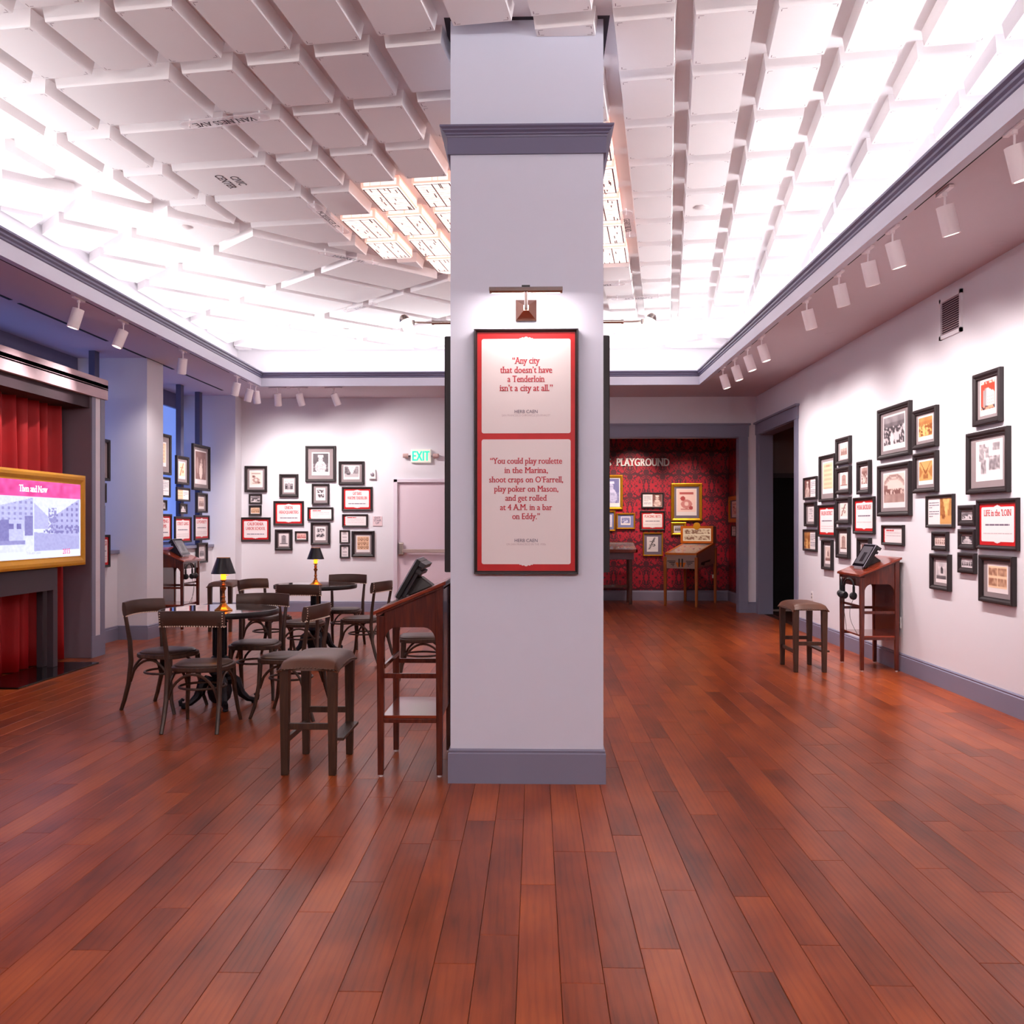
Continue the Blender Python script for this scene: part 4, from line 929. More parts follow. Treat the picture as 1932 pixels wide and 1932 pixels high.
for s_, lab in ((-1,'left'),(1,'right')):
    X0 = PXa if s_ < 0 else PXb
    t = thing('arm_spotlight', 'swing arm spotlight reaching out from the %s side of the pillar' % lab, 'spotlight', (X0, 5.83, 2.77), 0, 'swing arm spotlights on the pillar')
    MB().tube([(0,0,0),(s_*.012,0,0),(s_*.03,0,0)], [.055,.05,.018], 18).build('backplate', NICKEL, t, smooth=True)
    MB().tube([(s_*.02,0,0),(s_*.155,0,0)], .011, 12).tube([(s_*.15,0,0),(s_*.28,0,.003)], .006, 10).tube([(s_*.145,0,0),(s_*.16,0,0)], .014, 12).build('arm', NICKEL, t, smooth=True)
    MB().tube([(s_*.28,0,-.012),(s_*.28,0,.014)], .012, 12).build('knuckle', NICKEL, t, smooth=True)
    d = Vector((-s_*.42,0,-.9)).normalized(); top = Vector((s_*.345,0,.045))
    MB().tube([top, top+d*.015, top+d*.035], [.018,.03,.034], 16).build('cap', NICKEL, t, smooth=True)
    MB().tube([top+d*.035, top+d*.13], [.034,.034], 18).build('lamp_head', mat('lit_head', (255,250,246), .4, emis=(255,244,236), es=1.6), t, smooth=True)
    spot('lamp', t, top+d*.135, (-s_*.5,0,-1), 14, ang=70)

# ------------------------------------------------------------------ red room
def damask():
    m = bpy.data.materials.new('damask_wallpaper'); m.use_nodes = True; nt = m.node_tree; N = nt.nodes; L = nt.links; b = N['Principled BSDF']
    g = N.new('ShaderNodeNewGeometry'); sp = N.new('ShaderNodeSeparateXYZ'); L.new(g.outputs['Position'], sp.inputs[0])
    def mth(op, a, b_=None, c_=None):
        q = N.new('ShaderNodeMath'); q.operation = op
        for i, x in enumerate((a, b_, c_)):
            if x is None: continue
            if isinstance(x, (int, float)): q.inputs[i].default_value = x
            else: L.new(x, q.inputs[i])
        return q.outputs[0]
    xy = mth('ADD', sp.outputs[0], sp.outputs[1])
    u = mth('PINGPONG', xy, .32)
    shift = mth('MULTIPLY', mth('GREATER_THAN', u, .16), .45)
    u2 = mth('PINGPONG', u, .16); v = mth('PINGPONG', mth('ADD', sp.outputs[2], shift), .45)
    cb = N.new('ShaderNodeCombineXYZ'); L.new(u2, cb.inputs[0]); L.new(v, cb.inputs[1])
    n = N.new('ShaderNodeTexNoise'); n.inputs['Scale'].default_value = 13; n.inputs['Detail'].default_value = 2.5; n.inputs['Distortion'].default_value = 1.6; L.new(cb.outputs[0], n.inputs['Vector'])
    cen = mth('SUBTRACT', .12, mth('SQRT', mth('ADD', mth('POWER', u2, 2), mth('MULTIPLY', mth('POWER', mth('SUBTRACT', v, .2), 2), .35))))
    f = mth('GREATER_THAN', mth('ADD', n.outputs['Fac'], mth('MULTIPLY', cen, 1.1)), .5)
    mx = N.new('ShaderNodeMix'); mx.data_type = 'RGBA'; L.new(f, mx.inputs['Factor'])
    mx.inputs['A'].default_value = (*lin((176,18,44)), 1); mx.inputs['B'].default_value = (*lin((84,22,38)), 1)
    L.new(mx.outputs['Result'], b.inputs['Base Color']); b.inputs['Roughness'].default_value = .55
    return m
DAM = damask(); RY = 18.30; RX = 3.79
S(MB().box(.2, RX+.1, RY, RY+.1, 0, 3.8).build('wall_red_back', DAM)); S(MB().box(RX, RX+.1, YB+.16, RY, 0, 3.8).build('wall_red_right', DAM)); S(MB().box(.1, .2, YB+.16, RY, 0, 3.8).build('wall_red_left', DAM))
S(MB().box(.1, RX+.1, YB+.16, RY+.1, 3.8, 3.9).build('ceiling_red_room', mat('dark_ceiling', (60,44,50), .9)))
LTR = mat('pale_trim', (140,134,156), .5)
sec = [(0,0),(-.018,0),(-.018,.17),(-.008,.18),(-.006,.2),(0,.2)]
S(MB().sweep(sec, [(.2,RY),(RX,RY),(RX,YB+.17)]).build('baseboard_red', LTR))
a = aty(1162.3, 879.3, RY-.012); b = aty(1263, 864.2, RY-.012)
t = thing('wall_lettering', 'white slab serif letters reading S PLAYGROUND on the red wallpaper', 'lettering', ((a[0]+b[0])/2, RY, a[2]))
kk = b[0]-a[0]; LET = mat('letter_white', (252,246,244), .5)
for i, (s, x0, x1) in enumerate([("PLAYGROUND", -kk/2, kk/2), ("\u2019S", -kk/2-.30, -kk/2-.09)]):
    vs, fs = text_mesh(s, (b[2]-a[2])/.72, cond=1, bold=.03, ext=0); xs = [v[0] for v in vs]; q = (x1-x0)/(max(xs)-min(xs)); m0 = min(xs)
    mb = MB().add([(x0+(x-m0)*q, -.02-d, z) for x, z, d in vs], fs); o = mb.build('letters', LET, t, fix=False); o.modifiers.new('thick', 'SOLIDIFY').thickness = .015
def rb_(x0, y0, x1, y1):
    s = 4.493; Y = RY-.03; a = aty(1140+x0/s, 750+y0/s, Y); b = aty(1140+x1/s, 750+y1/s, Y)
    return (((a[0]+b[0])/2, RY, (a[2]+b[2])/2), 0, b[0]-a[0], a[2]-b[2])
GG = 'framed pictures in the red room'; BMAT = mat('blue_mat', (120,126,176), .8); GMAT = mat('grey_mat', (118,106,124), .8)
framed(rb_(-40,657,158,950), 'photo', 'large gold framed blue poster at the left of the red wall', GG, kind='portrait', tint='blue', seed=81, bw=.05, fm=GOLD, pr=(.12,.88,.08,.92), matm=BMAT)
framed(rb_(-30,960,95,1132), 'photo', 'gold frame just showing under the large blue poster', GG, kind='doc', tint='blue', seed=82, bw=.03, fm=GOLD, matm=BMAT)
framed(rb_(103,980,262,1115), 'photo', 'gold frame with a small blue photo in a wide blue mat', GG, kind='crowd', tint='blue', seed=83, bw=.03, fm=GOLD, matm=BMAT, pr=(.24,.76,.26,.78))
framed(rb_(315,806,505,938), 'magazine', 'black frame with a sketch of a person above the PLACING BETS panel', GG, head='right', kind='portrait', tint='sepia', seed=84, bw=.03)
framed(rb_(303,960,518,1128), 'panel', 'red bordered panel headed PLACING BETS', GG, head=['PLACING BETS'], seed=85, bw=.035)
framed(rb_(567,727,830,1048), 'photo', 'large gold framed pinball advertisement on the red wall', GG, kind='poster', tint='red', seed=86, bw=.06, fm=GOLD, matm=GMAT, pr=(.17,.83,.15,.86), res=34)
framed(rb_(567,1058,695,1168), 'photo', 'small gold frame with two pale shapes behind the pinball table', GG, kind='group', seed=87, bw=.05, fm=GOLD, pr=(.2,.8,.2,.8))
framed(rb_(328,1145,498,1343), 'photo', 'thin gold frame with a black drawing left of the pinball table', GG, kind='abstract', seed=88, bw=.025, fm=GOLD, matm=GMAT, pr=(.2,.76,.18,.82))
s = 4.493
def rw(x0, y0, x1, y1):
    X = RX-.03; a = atx(1140+x0/s, 750+y0/s, X); b = atx(1140+x0/s, 750+y1/s, X); c = atx(1140+x1/s, 750+y0/s, X)
    return ((RX, (a[1]+c[1])/2, (a[2]+b[2])/2), -PI/2, a[1]-c[1], a[2]-b[2])
framed(rw(1055,840,1150,1060), 'photo', 'gold framed red poster on the side wall of the red room', GG, kind='poster', tint='red', seed=89, bw=.08, fm=GOLD, matm=GMAT)
framed(rw(1073,1085,1115,1178), 'bare', 'small pale notice on the side wall of the red room', GG, kind='doc', seed=90, bw=.02)
for p, tg, pw, an in [((2.0,16.9,3.6),(1.9,RY,2.3),110,46),((3.0,16.9,3.6),(2.9,RY,1.9),90,50),((1.3,16.9,3.6),(1.3,RY,1.9),100,50),((2.3,16.4,3.6),(2.5,RY,1.0),80,60)]:
    t = thing('red_room_spotlight', 'small spotlight on the dark ceiling of the red room', 'spotlight', p, 0, 'spotlights of the red room')
    MB().tube([(0,0,.2),(0,0,.03)], .008, 8).tube([(0,0,.03),(0,.01,-.1)], .04, 14).build('can', BLACKP, t, smooth=True)
    spot('lamp', t, (0,.01,-.11), Vector(tg)-Vector(p), pw, (1,.8,.7), an)
# pinball table
t = thing('pinball_table', 'wooden pinball table with orange and grey cabinet in the red room', 'game table', ((2.39+2.91)/2, (17.13+16.83)/2, 0), math.radians(-30))
# local x along the front, y backwards
HWp, D = .30, 1.03
CAB = mat('pin_cabinet', (168,140,128), .45); ORG = mat('pin_orange', (214,112,30), .35)
mb = MB().hexa([(-HWp,0,.69),(HWp,0,.69),(HWp,D,.76),(-HWp,D,.76),(-HWp,0,.94),(HWp,0,.94),(HWp,D,1.13),(-HWp,D,1.13)])
mb.build('cabinet', CAB, t, bevel=.004)
mb = MB()
for x0, x1 in ((-HWp-.005,-HWp+.03),(HWp-.03,HWp+.005)): mb.hexa([(x0,-.01,.94),(x1,-.01,.94),(x1,D,1.13),(x0,D,1.13),(x0,-.01,.975),(x1,-.01,.975),(x1,D,1.165),(x0,D,1.165)])
mb.box(-HWp,HWp,-.012,.03,.94,.975).build('side_rail', ORG, t, bevel=.003)
MB().hexa([(-HWp+.03,.03,.942),(HWp-.03,.03,.942),(HWp-.03,D,1.132),(-HWp+.03,D,1.132),(-HWp+.03,.03,.946),(HWp-.03,.03,.946),(HWp-.03,D,1.136),(-HWp+.03,D,1.136)]).build('playfield', mat('playfield', (226,180,120), .25, var=.35, scale=7), t)
MB().hexa([(-HWp+.03,.03,.968),(HWp-.03,.03,.968),(HWp-.03,D,1.158),(-HWp+.03,D,1.158),(-HWp+.03,.03,.971),(HWp-.03,.03,.971),(HWp-.03,D,1.161),(-HWp+.03,D,1.161)]).build('glass_top', ACR, t)
mb = MB()
for i in range(7): mb.lathe([(.02,0),(.02,.02)], 10, (-.18+.12*(i % 4), .35+.16*(i//2), 1.005+.03*(i//2)))
mb.build('bumpers', mat('bumper_red', (200,40,30), .4), t)
BK = mat('pin_black', (30,28,30), .5)
mb = MB()
for s_ in (-1, 1):
    mb.box(s_*.03-.013, s_*.03+.013, -.004, -.001, .72, .87)
    for i in range(4): x0 = s_*(.10+.012*i); x1 = s_*(.26-.035*i); mb.box(min(x0,x1), max(x0,x1), -.004, -.001, .82-.028*i, .832-.028*i)
mb.build('front_stripes', BK, t)
MB().prism([(-.1,.80),(-.04,.80),(-.04,.71),(-.06,.71)], -.003, -.0005, ax='y').prism([(.1,.80),(.04,.80),(.04,.71),(.06,.71)], -.003, -.0005, ax='y').prism([(-.02,.80),(.02,.80),(0,.71)], -.003, -.0005, ax='y').build('front_wings', ORG, t)
mb = MB().prism([(.25,.80),(.75,.84),(.7,.80),(.45,.79),(.4,.74),(.22,.76)], HWp+.0005, HWp+.003, ax='x'); mb.build('side_stripe', BK, t)
MB().box(-HWp-.02, HWp+.02, D-.18, D, 1.14, 1.46).build('backbox', CAB, t, bevel=.006)
MB().box(-HWp-.022,HWp+.022,D-.205,D-.18,1.14,1.18).box(-HWp-.022,HWp+.022,D-.205,D-.18,1.42,1.465).box(-HWp-.022,-HWp+.02,D-.205,D-.18,1.18,1.42).box(HWp-.02,HWp+.022,D-.205,D-.18,1.18,1.42).build('backbox_frame', ORG, t)
picture(paint('two', 18, 30, 5, 'tan'), -HWp+.02, HWp-.02, 1.18, 1.42, D-.185, t, 'backglass', screen_mat(.3))
MB().lathe([(.07,0),(.07,.015),(.0,.016)], 20).build('crest', GOLDP, t).matrix_local = Matrix.Translation((0,D-.19,1.465)) @ Matrix.Rotation(PI/2, 4, 'X')
for x, y in ((-HWp,.0),(HWp,.0),(-HWp,D-.02),(HWp,D-.02)):
    h_ = .90 if y < .5 else 1.05; sx = .028
    MB().hexa([(x-sx*.7,y-.022,0),(x+sx*.7,y-.022,0),(x+sx*.7,y+.022,0),(x-sx*.7,y+.022,0),(x-sx,y-.03,h_),(x+sx,y-.03,h_),(x+sx,y+.03,h_),(x-sx,y+.03,h_)]).build('leg', PINEW, t, bevel=.003)
    if y < .5: MB().lathe([(.008,-.035),(.008,-.03)],8,(x,y,0)).build('bolt', NICKEL, t).matrix_local = Matrix.Translation((0,y*0,.82)) @ Matrix.Translation((x,y,0)) @ Matrix.Rotation(PI/2,4,'X') @ Matrix.Translation((-x,-y,0))
pw = aty(1345, 1087, RY-.01)
t = thing('power_plug', 'white power cord and plug hanging from the pinball table', 'cord', (pw[0], pw[1]-.02, pw[2]))
MB().tube([(-.28,-.2,.30),(-.2,-.15,.13),(-.08,-.05,.05),(0,0,.02)], .004, 6).build('cord', GREY, t, smooth=True); MB().box(-.02,.02,-.02,.015,-.04,.03).build('plug', WHITE, t, bevel=.004)
# display case
p0 = aty(1140+200/s, 1133, 17.89)
t = thing('display_case', 'wooden display table with glass top standing in the red room', 'display case', (1.78, 17.6, 0))
MB().box(-1.2,.06,-.25,.28,.84,.97).build('apron', mat('case_apron', (118,86,96), .5), t, bevel=.004)
MB().box(-1.24,.12,-.30,-.27,.97,1.03).box(-1.24,.12,.28,.31,1.1,1.16).box(.09,.12,-.3,.31,.97,1.03).build('case_rail', MAHOGT, t, bevel=.004)
MB().hexa([(-1.2,-.27,.985),(.09,-.27,.985),(.09,.29,1.06),(-1.2,.29,1.06),(-1.2,-.27,.99),(.09,-.27,.99),(.09,.29,1.065),(-1.2,.29,1.065)]).build('case_floor', MAHOGT, t)
MB().hexa([(-1.22,-.3,1.03),(.1,-.3,1.03),(.1,.3,1.15),(-1.22,.3,1.15),(-1.22,-.3,1.033),(.1,-.3,1.033),(.1,.3,1.153),(-1.22,.3,1.153)]).build('glass_top', ACR, t)
for x in (-1.15, 0):
    for y in (-.2, .25): MB().box(x-.03,x+.03,y-.03,y+.03,0,.86).build('leg', MAHOG, t, bevel=.003)
MB().box(-1.15,0,-.01,.02,.30,.35).build('stretcher', MAHOG, t)
for i, x in enumerate((-.35,-.22,-.1)):
    o = MB().box(-.04,.04,-.06,.06,0,.012).lathe([(.02,.012),(.025,.03),(.01,.045)], 10).build('exhibit', [CREAM], None, bevel=.002); o.location = (1.78+x, 17.58, 1.035)
    tag(o, 'small pale object inside the display case', 'exhibit', 'small objects inside the display case')

# ------------------------------------------------------------------ stage portal, curtain, television
POR = mat('portal_paint', (128,112,124), .5, var=.02); PORL = mat('portal_light_paint', (206,178,184), .5, var=.02); INSET = mat('portal_inset', (232,224,230), .5)
t = thing('stage_portal', 'grey painted stage portal with moulded cornice at the left edge', 'portal', (-4.97, 8.95, 0))
for nm, s_ in (('pilaster', 1), ('pilaster', -1)):
    y0, y1 = sorted((s_*1.31, s_*1.62))
    o = MB().box(-.46,0,y0,y1,0,2.95).build(nm, POR, t, bevel=.004)
    MB().box(0,.014,y0-.005,y1+.005,0,.24).box(0,.012,y0,y0+.085,.24,2.95).box(0,.012,y1-.10,y1,.24,2.95).build('casing', TRIM, o, bevel=.003)
    MB().box(0,.003,y0+.085,y1-.10,.24,2.95).build('inset_strip', INSET, o)
MB().box(-.46,.03,-1.66,1.66,2.93,3.06).build('frieze', PORL, t, bevel=.004)
MB().sweep([(0,3.04),(-.012,3.06),(-.012,3.075),(-.03,3.085),(-.035,3.10),(-.06,3.12),(-.09,3.135),(-.10,3.16),(0,3.16)], [(.03,-1.66),(.03,1.66),(-.46,1.66)][::-1]).build('cornice', PORL, t)
MB().box(-.46,.03,-1.66,1.66,3.06,3.10).build('top_board', POR, t)
MB().box(-.45,-.02,-1.31,1.31,2.80,2.93).build('valance_box', mat('portal_inner', (60,42,50), .8), t)
CUR = mat('velvet_red', (176,2,14), .6, var=.2, scale=5)
def curt(y0, y1, x, z0, z1, seed, n=150, gather=0):
    r = random.Random(seed); ph = [r.uniform(0, 6.28) for _ in range(4)]
    def fn(u, v):
        y = y0+(y1-y0)*u; z = z0+(z1-z0)*v
        w_ = .085*math.sin(y*27+ph[0]+.9*math.sin(y*5+ph[1]))+.016*math.sin(y*71+ph[2])+.012*math.sin(y*13+z*.9+ph[3])
        return (x+w_*(1.05-.3*v), y+.02*math.sin(z*1.7+u*9)*(1-v), z)
    return MB().grid(fn, n, 14)
t = thing('stage_curtain', 'deep red pleated velvet curtain inside the stage portal', 'curtain', (-5.30, 8.95, 0))
curt(-1.3, 1.3, 0, .012, 2.92, 3, 260).build('drape', CUR, t, smooth=True, fix=False).modifiers.new('thick', 'SOLIDIFY').thickness = .004
MB().tube([(0,-1.3,2.90),(0,1.3,2.90)], .015, 8).build('curtain_rod', BLACKP, t)
MB().box(-.12,-.10,-1.3,1.3,0,2.95).build('backing', mat('backing_dark', (28,12,18), .9), t)
o = MB().box(-5.2,-4.69,8.3,9.86,0,.018).build('hearth_slab', mat('black_gloss_slab', (14,10,12), .08), bevel=.003)
tag(o, 'black glossy slab on the floor in front of the red curtain', 'slab')
t = thing('media_table', 'dark grey console table under the gold framed television', 'table', (-5.08, 8.95, .018))
MTB = mat('console_paint', (70,58,66), .45)
MB().box(-.09,.09,-.62,.62,.80,1.03).build('apron', MTB, t, bevel=.004)
for y in (-.58, .58):
    for x in (-.055, .055): MB().box(x-.033,x+.033,y-.045,y+.045,0,.80).build('leg', MTB, t, bevel=.003)
TX = -4.93
a = atx(154, 898, TX); b = atx(154, 1065, TX); y1 = a[1]; yc = 8.93; hw = y1-yc; zt, zb = a[2], b[2]
t = thing('television', 'large gold framed television showing a Then and Now slide', 'television', (TX, yc, (zt+zb)/2), PI/2)
hh = (zt-zb)/2; bw = .10
frame_mesh(2*hw, 2*hh, bw, .05).build('frame', GOLDP, t)
MB().box(-hw+.05,hw-.05,-.004,.06,-hh+.05,hh-.05).build('body', BLACKP, t)
sw, sh = hw-bw, hh-bw
def slide():
    n, m = 120, 190; Y, X = np.mgrid[0:n,0:m]; X = X/(m-1); Y = 1-Y/(n-1); r = np.random.default_rng(4)
    v = vnoise(r, n, m, 7); v2 = vnoise(r, n, m, 2.5); c = np.zeros((n, m, 3)); c[:] = (206,212,252)
    tp = Y > .79; c[tp] = (np.array((196,38,120))*(1-v[...,None])+np.array((224,92,170))*v[...,None])[tp]
    L_ = (X < .495)&(Y < .785)&(Y > .10); R_ = (X > .505)&(X < .985)&(Y < .785)&(Y > .10)
    def put(mask, g): c[mask] = (np.array((66,58,130))*(1-g[...,None])+np.array((220,226,255))*g[...,None])[mask]
    g = np.full((n, m), .88); x = X/.495
    bl = (x > .3+.5*(.78-Y)*0)&(Y > .36+.0*x)&(Y < .62+.3*(x-.1)*.6)&(x > .25); g[bl] = (.68+.2*((np.sin(x*60) > .2)&(np.sin(Y*90) > 0))*-1.2)[bl]
    g[(x < .2)&(Y > .4)&(v2 > .5)] = .45
    tr = (x > .1)&(x < .82)&(Y > .24)&(Y < .50-.05*np.abs(x-.5)); g[tr] = .32; fr = (x > .55)&(x < .82)&(Y > .24)&(Y < .5); g[fr] = .72; g[fr&(Y > .38)&(Y < .45)&(np.sin(x*45) > -.3)] = .25
    g[(Y < .24)&(Y > .19)&(x > .1)&(x < .85)] = .45; g[(x > .84)&(Y > .3)&(Y < .55)] = .35
    put(L_, np.clip(g+(v2-.5)*.12, 0, 1))
    g = np.full((n, m), .9); x = (X-.505)/.48
    bl = (x > .35)&(Y > .36-.1*x)&(Y < .5+.42*(x-.3)); g[bl] = (.62-.32*((np.sin(x*55) > .3)&(np.sin(Y*80) > 0)))[bl]; bl = (x < .3)&(Y > .38)&(Y < .72-.6*x); g[bl] = .66
    g[(Y < .34-.06*x)] = .58; g[(Y < .42)&(Y > .32)&(v2 > .5)&(x > .2)] = .28; bl = (x > .3)&(x < .48)&(Y > .36)&(Y < .66)&(v2 > .42); g[bl] = .4
    put(R_, np.clip(g+(v2-.5)*.1, 0, 1)); return c
sp = picture(slide(), -sw, sw, -sh, sh, -.036, t, 'screen', screen_mat(.62))
TW = mat('screen_white', (255,255,255), .4, emis=(250,245,255), es=.8); TRD = mat('screen_red', (200,40,90), .4, emis=(206,50,110), es=.5)
fit_lines([('Then and Now', .066, .79*2*sh-sh+.05, .51)], None, sp, TW, -.038, bold=.003)
fit_lines([('1949', .055, -sh+.03, .15)], None, sp, TRD, -.038, bold=.01).location = (-sw+.16,0,0)
fit_lines([('2015', .055, -sh+.03, .15)], None, sp, TRD, -.038, bold=.01).location = (sw-.3,0,0)
fit_lines([('Turk and Taylor', .028, -sh+.045, .26)], None, sp, mat('screen_grey', (150,150,190), .4, emis=(150,150,190), es=.6), -.038, bold=0)

# ------------------------------------------------------------------ furniture
def make_chair():
    t = thing('bentwood_chair', 'x', 'chair', group='bentwood chairs around the cafe tables')
    def so(u, r=1.0, z=0):                                     # seat outline
        a = 2*PI*u; cx, sy = math.cos(a), math.sin(a); ex = .62
        x = .205*r*math.copysign(abs(cx)**ex, cx); y = .205*r*math.copysign(abs(sy)**ex, sy)
        return (x*(1+.08*(y/.2)*.5), y+.01, z)
    mb = MB(); pr = [(1.0,.425),(1.03,.432),(1.03,.455),(1.0,.462),(.9,.462)]
    mb.grid(lambda u, v: so(u, *pr[min(4, int(round(v*4)))]), 32, 5, True); k = len(mb.v)
    mb.f.append(tuple(range(31,-1,-1))); mb.f.append(tuple(range(k-32, k))); mb.m += [0, 0]
    mb.build('seat_frame', CHAIRW, t, smooth=True)
    pr2 = [(.93,.462),(.93,.470),(.86,.480),(.5,.484),(.02,.484)]
    MB().grid(lambda u, v: so(u, *pr2[min(4, int(round(v*4)))]), 32, 5, True).build('seat', DLEATHER, t, smooth=True)
    for s_ in (-1, 1):
        MB().tube([(s_*.200,-.285,0),(s_*.197,-.255,.08),(s_*.193,-.215,.22),(s_*.19,-.195,.40),(s_*.192,-.205,.56),(s_*.2,-.228,.70),(s_*.207,-.245,.80)], [.015,.017,.019,.02,.018,.016,.015], 8).build('leg', CHAIRW, t, smooth=True)
        MB().tube([(s_*.205,.235,0),(s_*.195,.2,.10),(s_*.178,.172,.26),(s_*.172,.165,.43)], [.013,.015,.018,.02], 8).build('leg', CHAIRW, t, smooth=True)
    def rail(u, v, o):
        x = -.235+.47*u; c = 1-(x/.235)**2; z = .765+.115*v-.008*(1-c)
        return (x, -.225-.045*c+o*(.012+.008*math.sin(PI*v))-.012*(v-.5), z)
    mb = MB(); n = 15
    ring = [(v, 1) for v in (0,.25,.5,.75,1)]+[(v, -1) for v in (1,.75,.5,.25,0)]
    for i in range(n):
        for v, o in ring: mb.v.append(rail(i/(n-1), v, o))
    q = len(ring); mb.f += [(i*q+j, i*q+(j+1)%q, (i+1)*q+(j+1)%q, (i+1)*q+j) for i in range(n-1) for j in range(q)]+[tuple(range(q)), tuple((n-1)*q+j for j in range(q-1,-1,-1))]; mb.m = [0]*len(mb.f)
    br = mb.build('backrest', DLEATHER, t, smooth=True)
    mb = MB()
    for i in range(27):
        for o in (-1, 1):
            p = rail(i/26, .04, o*1.15); mb.lathe([(.0045,-.0045),(.0065,0),(.0045,.0045)], 5, p)
    for i in range(6):
        for e in (0, 1):
            p = rail(e, .1+.16*i, -1.2); mb.lathe([(.0035,-.0035),(.005,0),(.0035,.0035)], 5, (p[0]-(.008 if e else -.008), p[1], p[2]))
    o = mb.build('nailheads', mat('nail_brass', (236,218,200), .5, metal=.3), br); o['kind'] = 'stuff'
    hp = [(.165*math.cos(a*PI/12), .165*math.sin(a*PI/12)-.01, .30) for a in range(25)]
    MB().tube(hp, .0095, 7, caps=False).build('stretcher', CHAIRW, t, smooth=True)
    def arch(p, q):
        p = Vector(p); q = Vector(q); pts = []
        for i in range(13):
            u = i/12; e = p.lerp(q, u); z = .235+.18*math.sin(PI*u)**.55; pts.append((e.x, e.y, z))
        return MB().tube(pts, .0105, 7)
    arch((-.18,-.208,0),(.18,-.208,0)).build('brace', CHAIRW, t, smooth=True)
    for s_ in (-1, 1): arch((s_*.188,-.2,0),(s_*.178,.165,0)).build('brace', CHAIRW, t, smooth=True)
    return t
CH = [(-3.01,7.51,-17,'bentwood chair at the left side of the near cafe table, seen in three quarter view'),
      (-2.47,6.84,90,'bentwood chair nearest the camera, its dark back rail turned to us'),
      (-2.44,8.05,-88,'bentwood chair behind the near cafe table, facing the camera'),
      (-1.93,7.25,170,'bentwood chair right of the near cafe table, behind the near stool'),
      (-2.45,9.76,90,'bentwood chair on the near side of the far cafe table'),
      (-2.33,11.25,-90,'bentwood chair behind the far cafe table, before the back wall'),
      (-1.90,10.19,163,'bentwood chair right of the far cafe table'),
      (-3.00,10.37,-25,'bentwood chair left of the far cafe table, by the brown stool'),
      (-1.05,8.55,186,'bentwood chair seen through the legs of the kiosk by the pillar')]
c0 = make_chair(); chairs = [c0]+[copy_tree(c0) for _ in CH[1:]]
for o, (x, y, a, l) in zip(chairs, CH): o.location = (x, y, 0); o.rotation_euler = (0,0,math.radians(a-90)); o['label'] = l

def make_table():
    t = thing('cafe_table', 'x', 'table', group='round cafe tables')
    R_ = .478
    MB().lathe([(R_-.02,.752),(R_-.004,.756),(R_,.765),(R_,.795),(R_-.004,.80),(R_-.02,.80),(R_-.02,.752)], 64).build('rim', mat('table_rim', (28,22,24), .35), t, smooth=True)
    MB().lathe([(.001,.76),(R_-.02,.76),(R_-.02,.800),(.001,.800)], 64).build('tabletop', TABLETOP, t, smooth=True)
    prof = [(.12,.76),(.12,.745),(.06,.73),(.05,.71),(.066,.70),(.066,.69),(.052,.68),(.05,.42),(.07,.40),(.075,.37),(.055,.345),(.05,.33),(.08,.30),(.085,.27),(.06,.24),(.055,.20),(.09,.18),(.10,.12),(.085,.06),(.06,.03)]
    MB().lathe(prof[::-1], 20).build('pedestal', DARKMET, t, smooth=True)
    mb = MB()
    for i in range(10):
        a = 2*PI*i/10; mb.tube([(.052*math.cos(a),.052*math.sin(a),.42),(.052*math.cos(a),.052*math.sin(a),.68)], .009, 5)
    mb.build('fluting', DARKMET, t)
    for i in range(4):
        a = math.radians(28+90*i); f = lambda r, z: (r*math.cos(a), r*math.sin(a), z)
        mb = MB().tube([f(.06,.21),f(.10,.22),f(.135,.19),f(.15,.14),f(.18,.085),f(.23,.04),f(.28,.025),f(.305,.035),f(.31,.06),f(.295,.075),f(.28,.065)], [.03,.042,.046,.040,.032,.024,.02,.019,.017,.014,.01], 8)
        mb.lathe([(.0,-.05),(.03,-.035),(.042,0),(.03,.035),(.0,.05)], 8, f(.15,.135)).lathe([(.02,0),(.026,.01),(.02,.02)], 10, f(.28,0))
        mb.build('scroll_foot', DARKMET, t, smooth=True)
    return t
ta = make_table(); tb = copy_tree(ta)
ta.location = (-2.61,7.61,0); ta['label'] = 'round black glass topped cafe table nearest the camera, on a cast iron foot'
tb.location = (-2.56,10.75,0); tb['label'] = 'round black cafe table farther back, before the framed back wall'
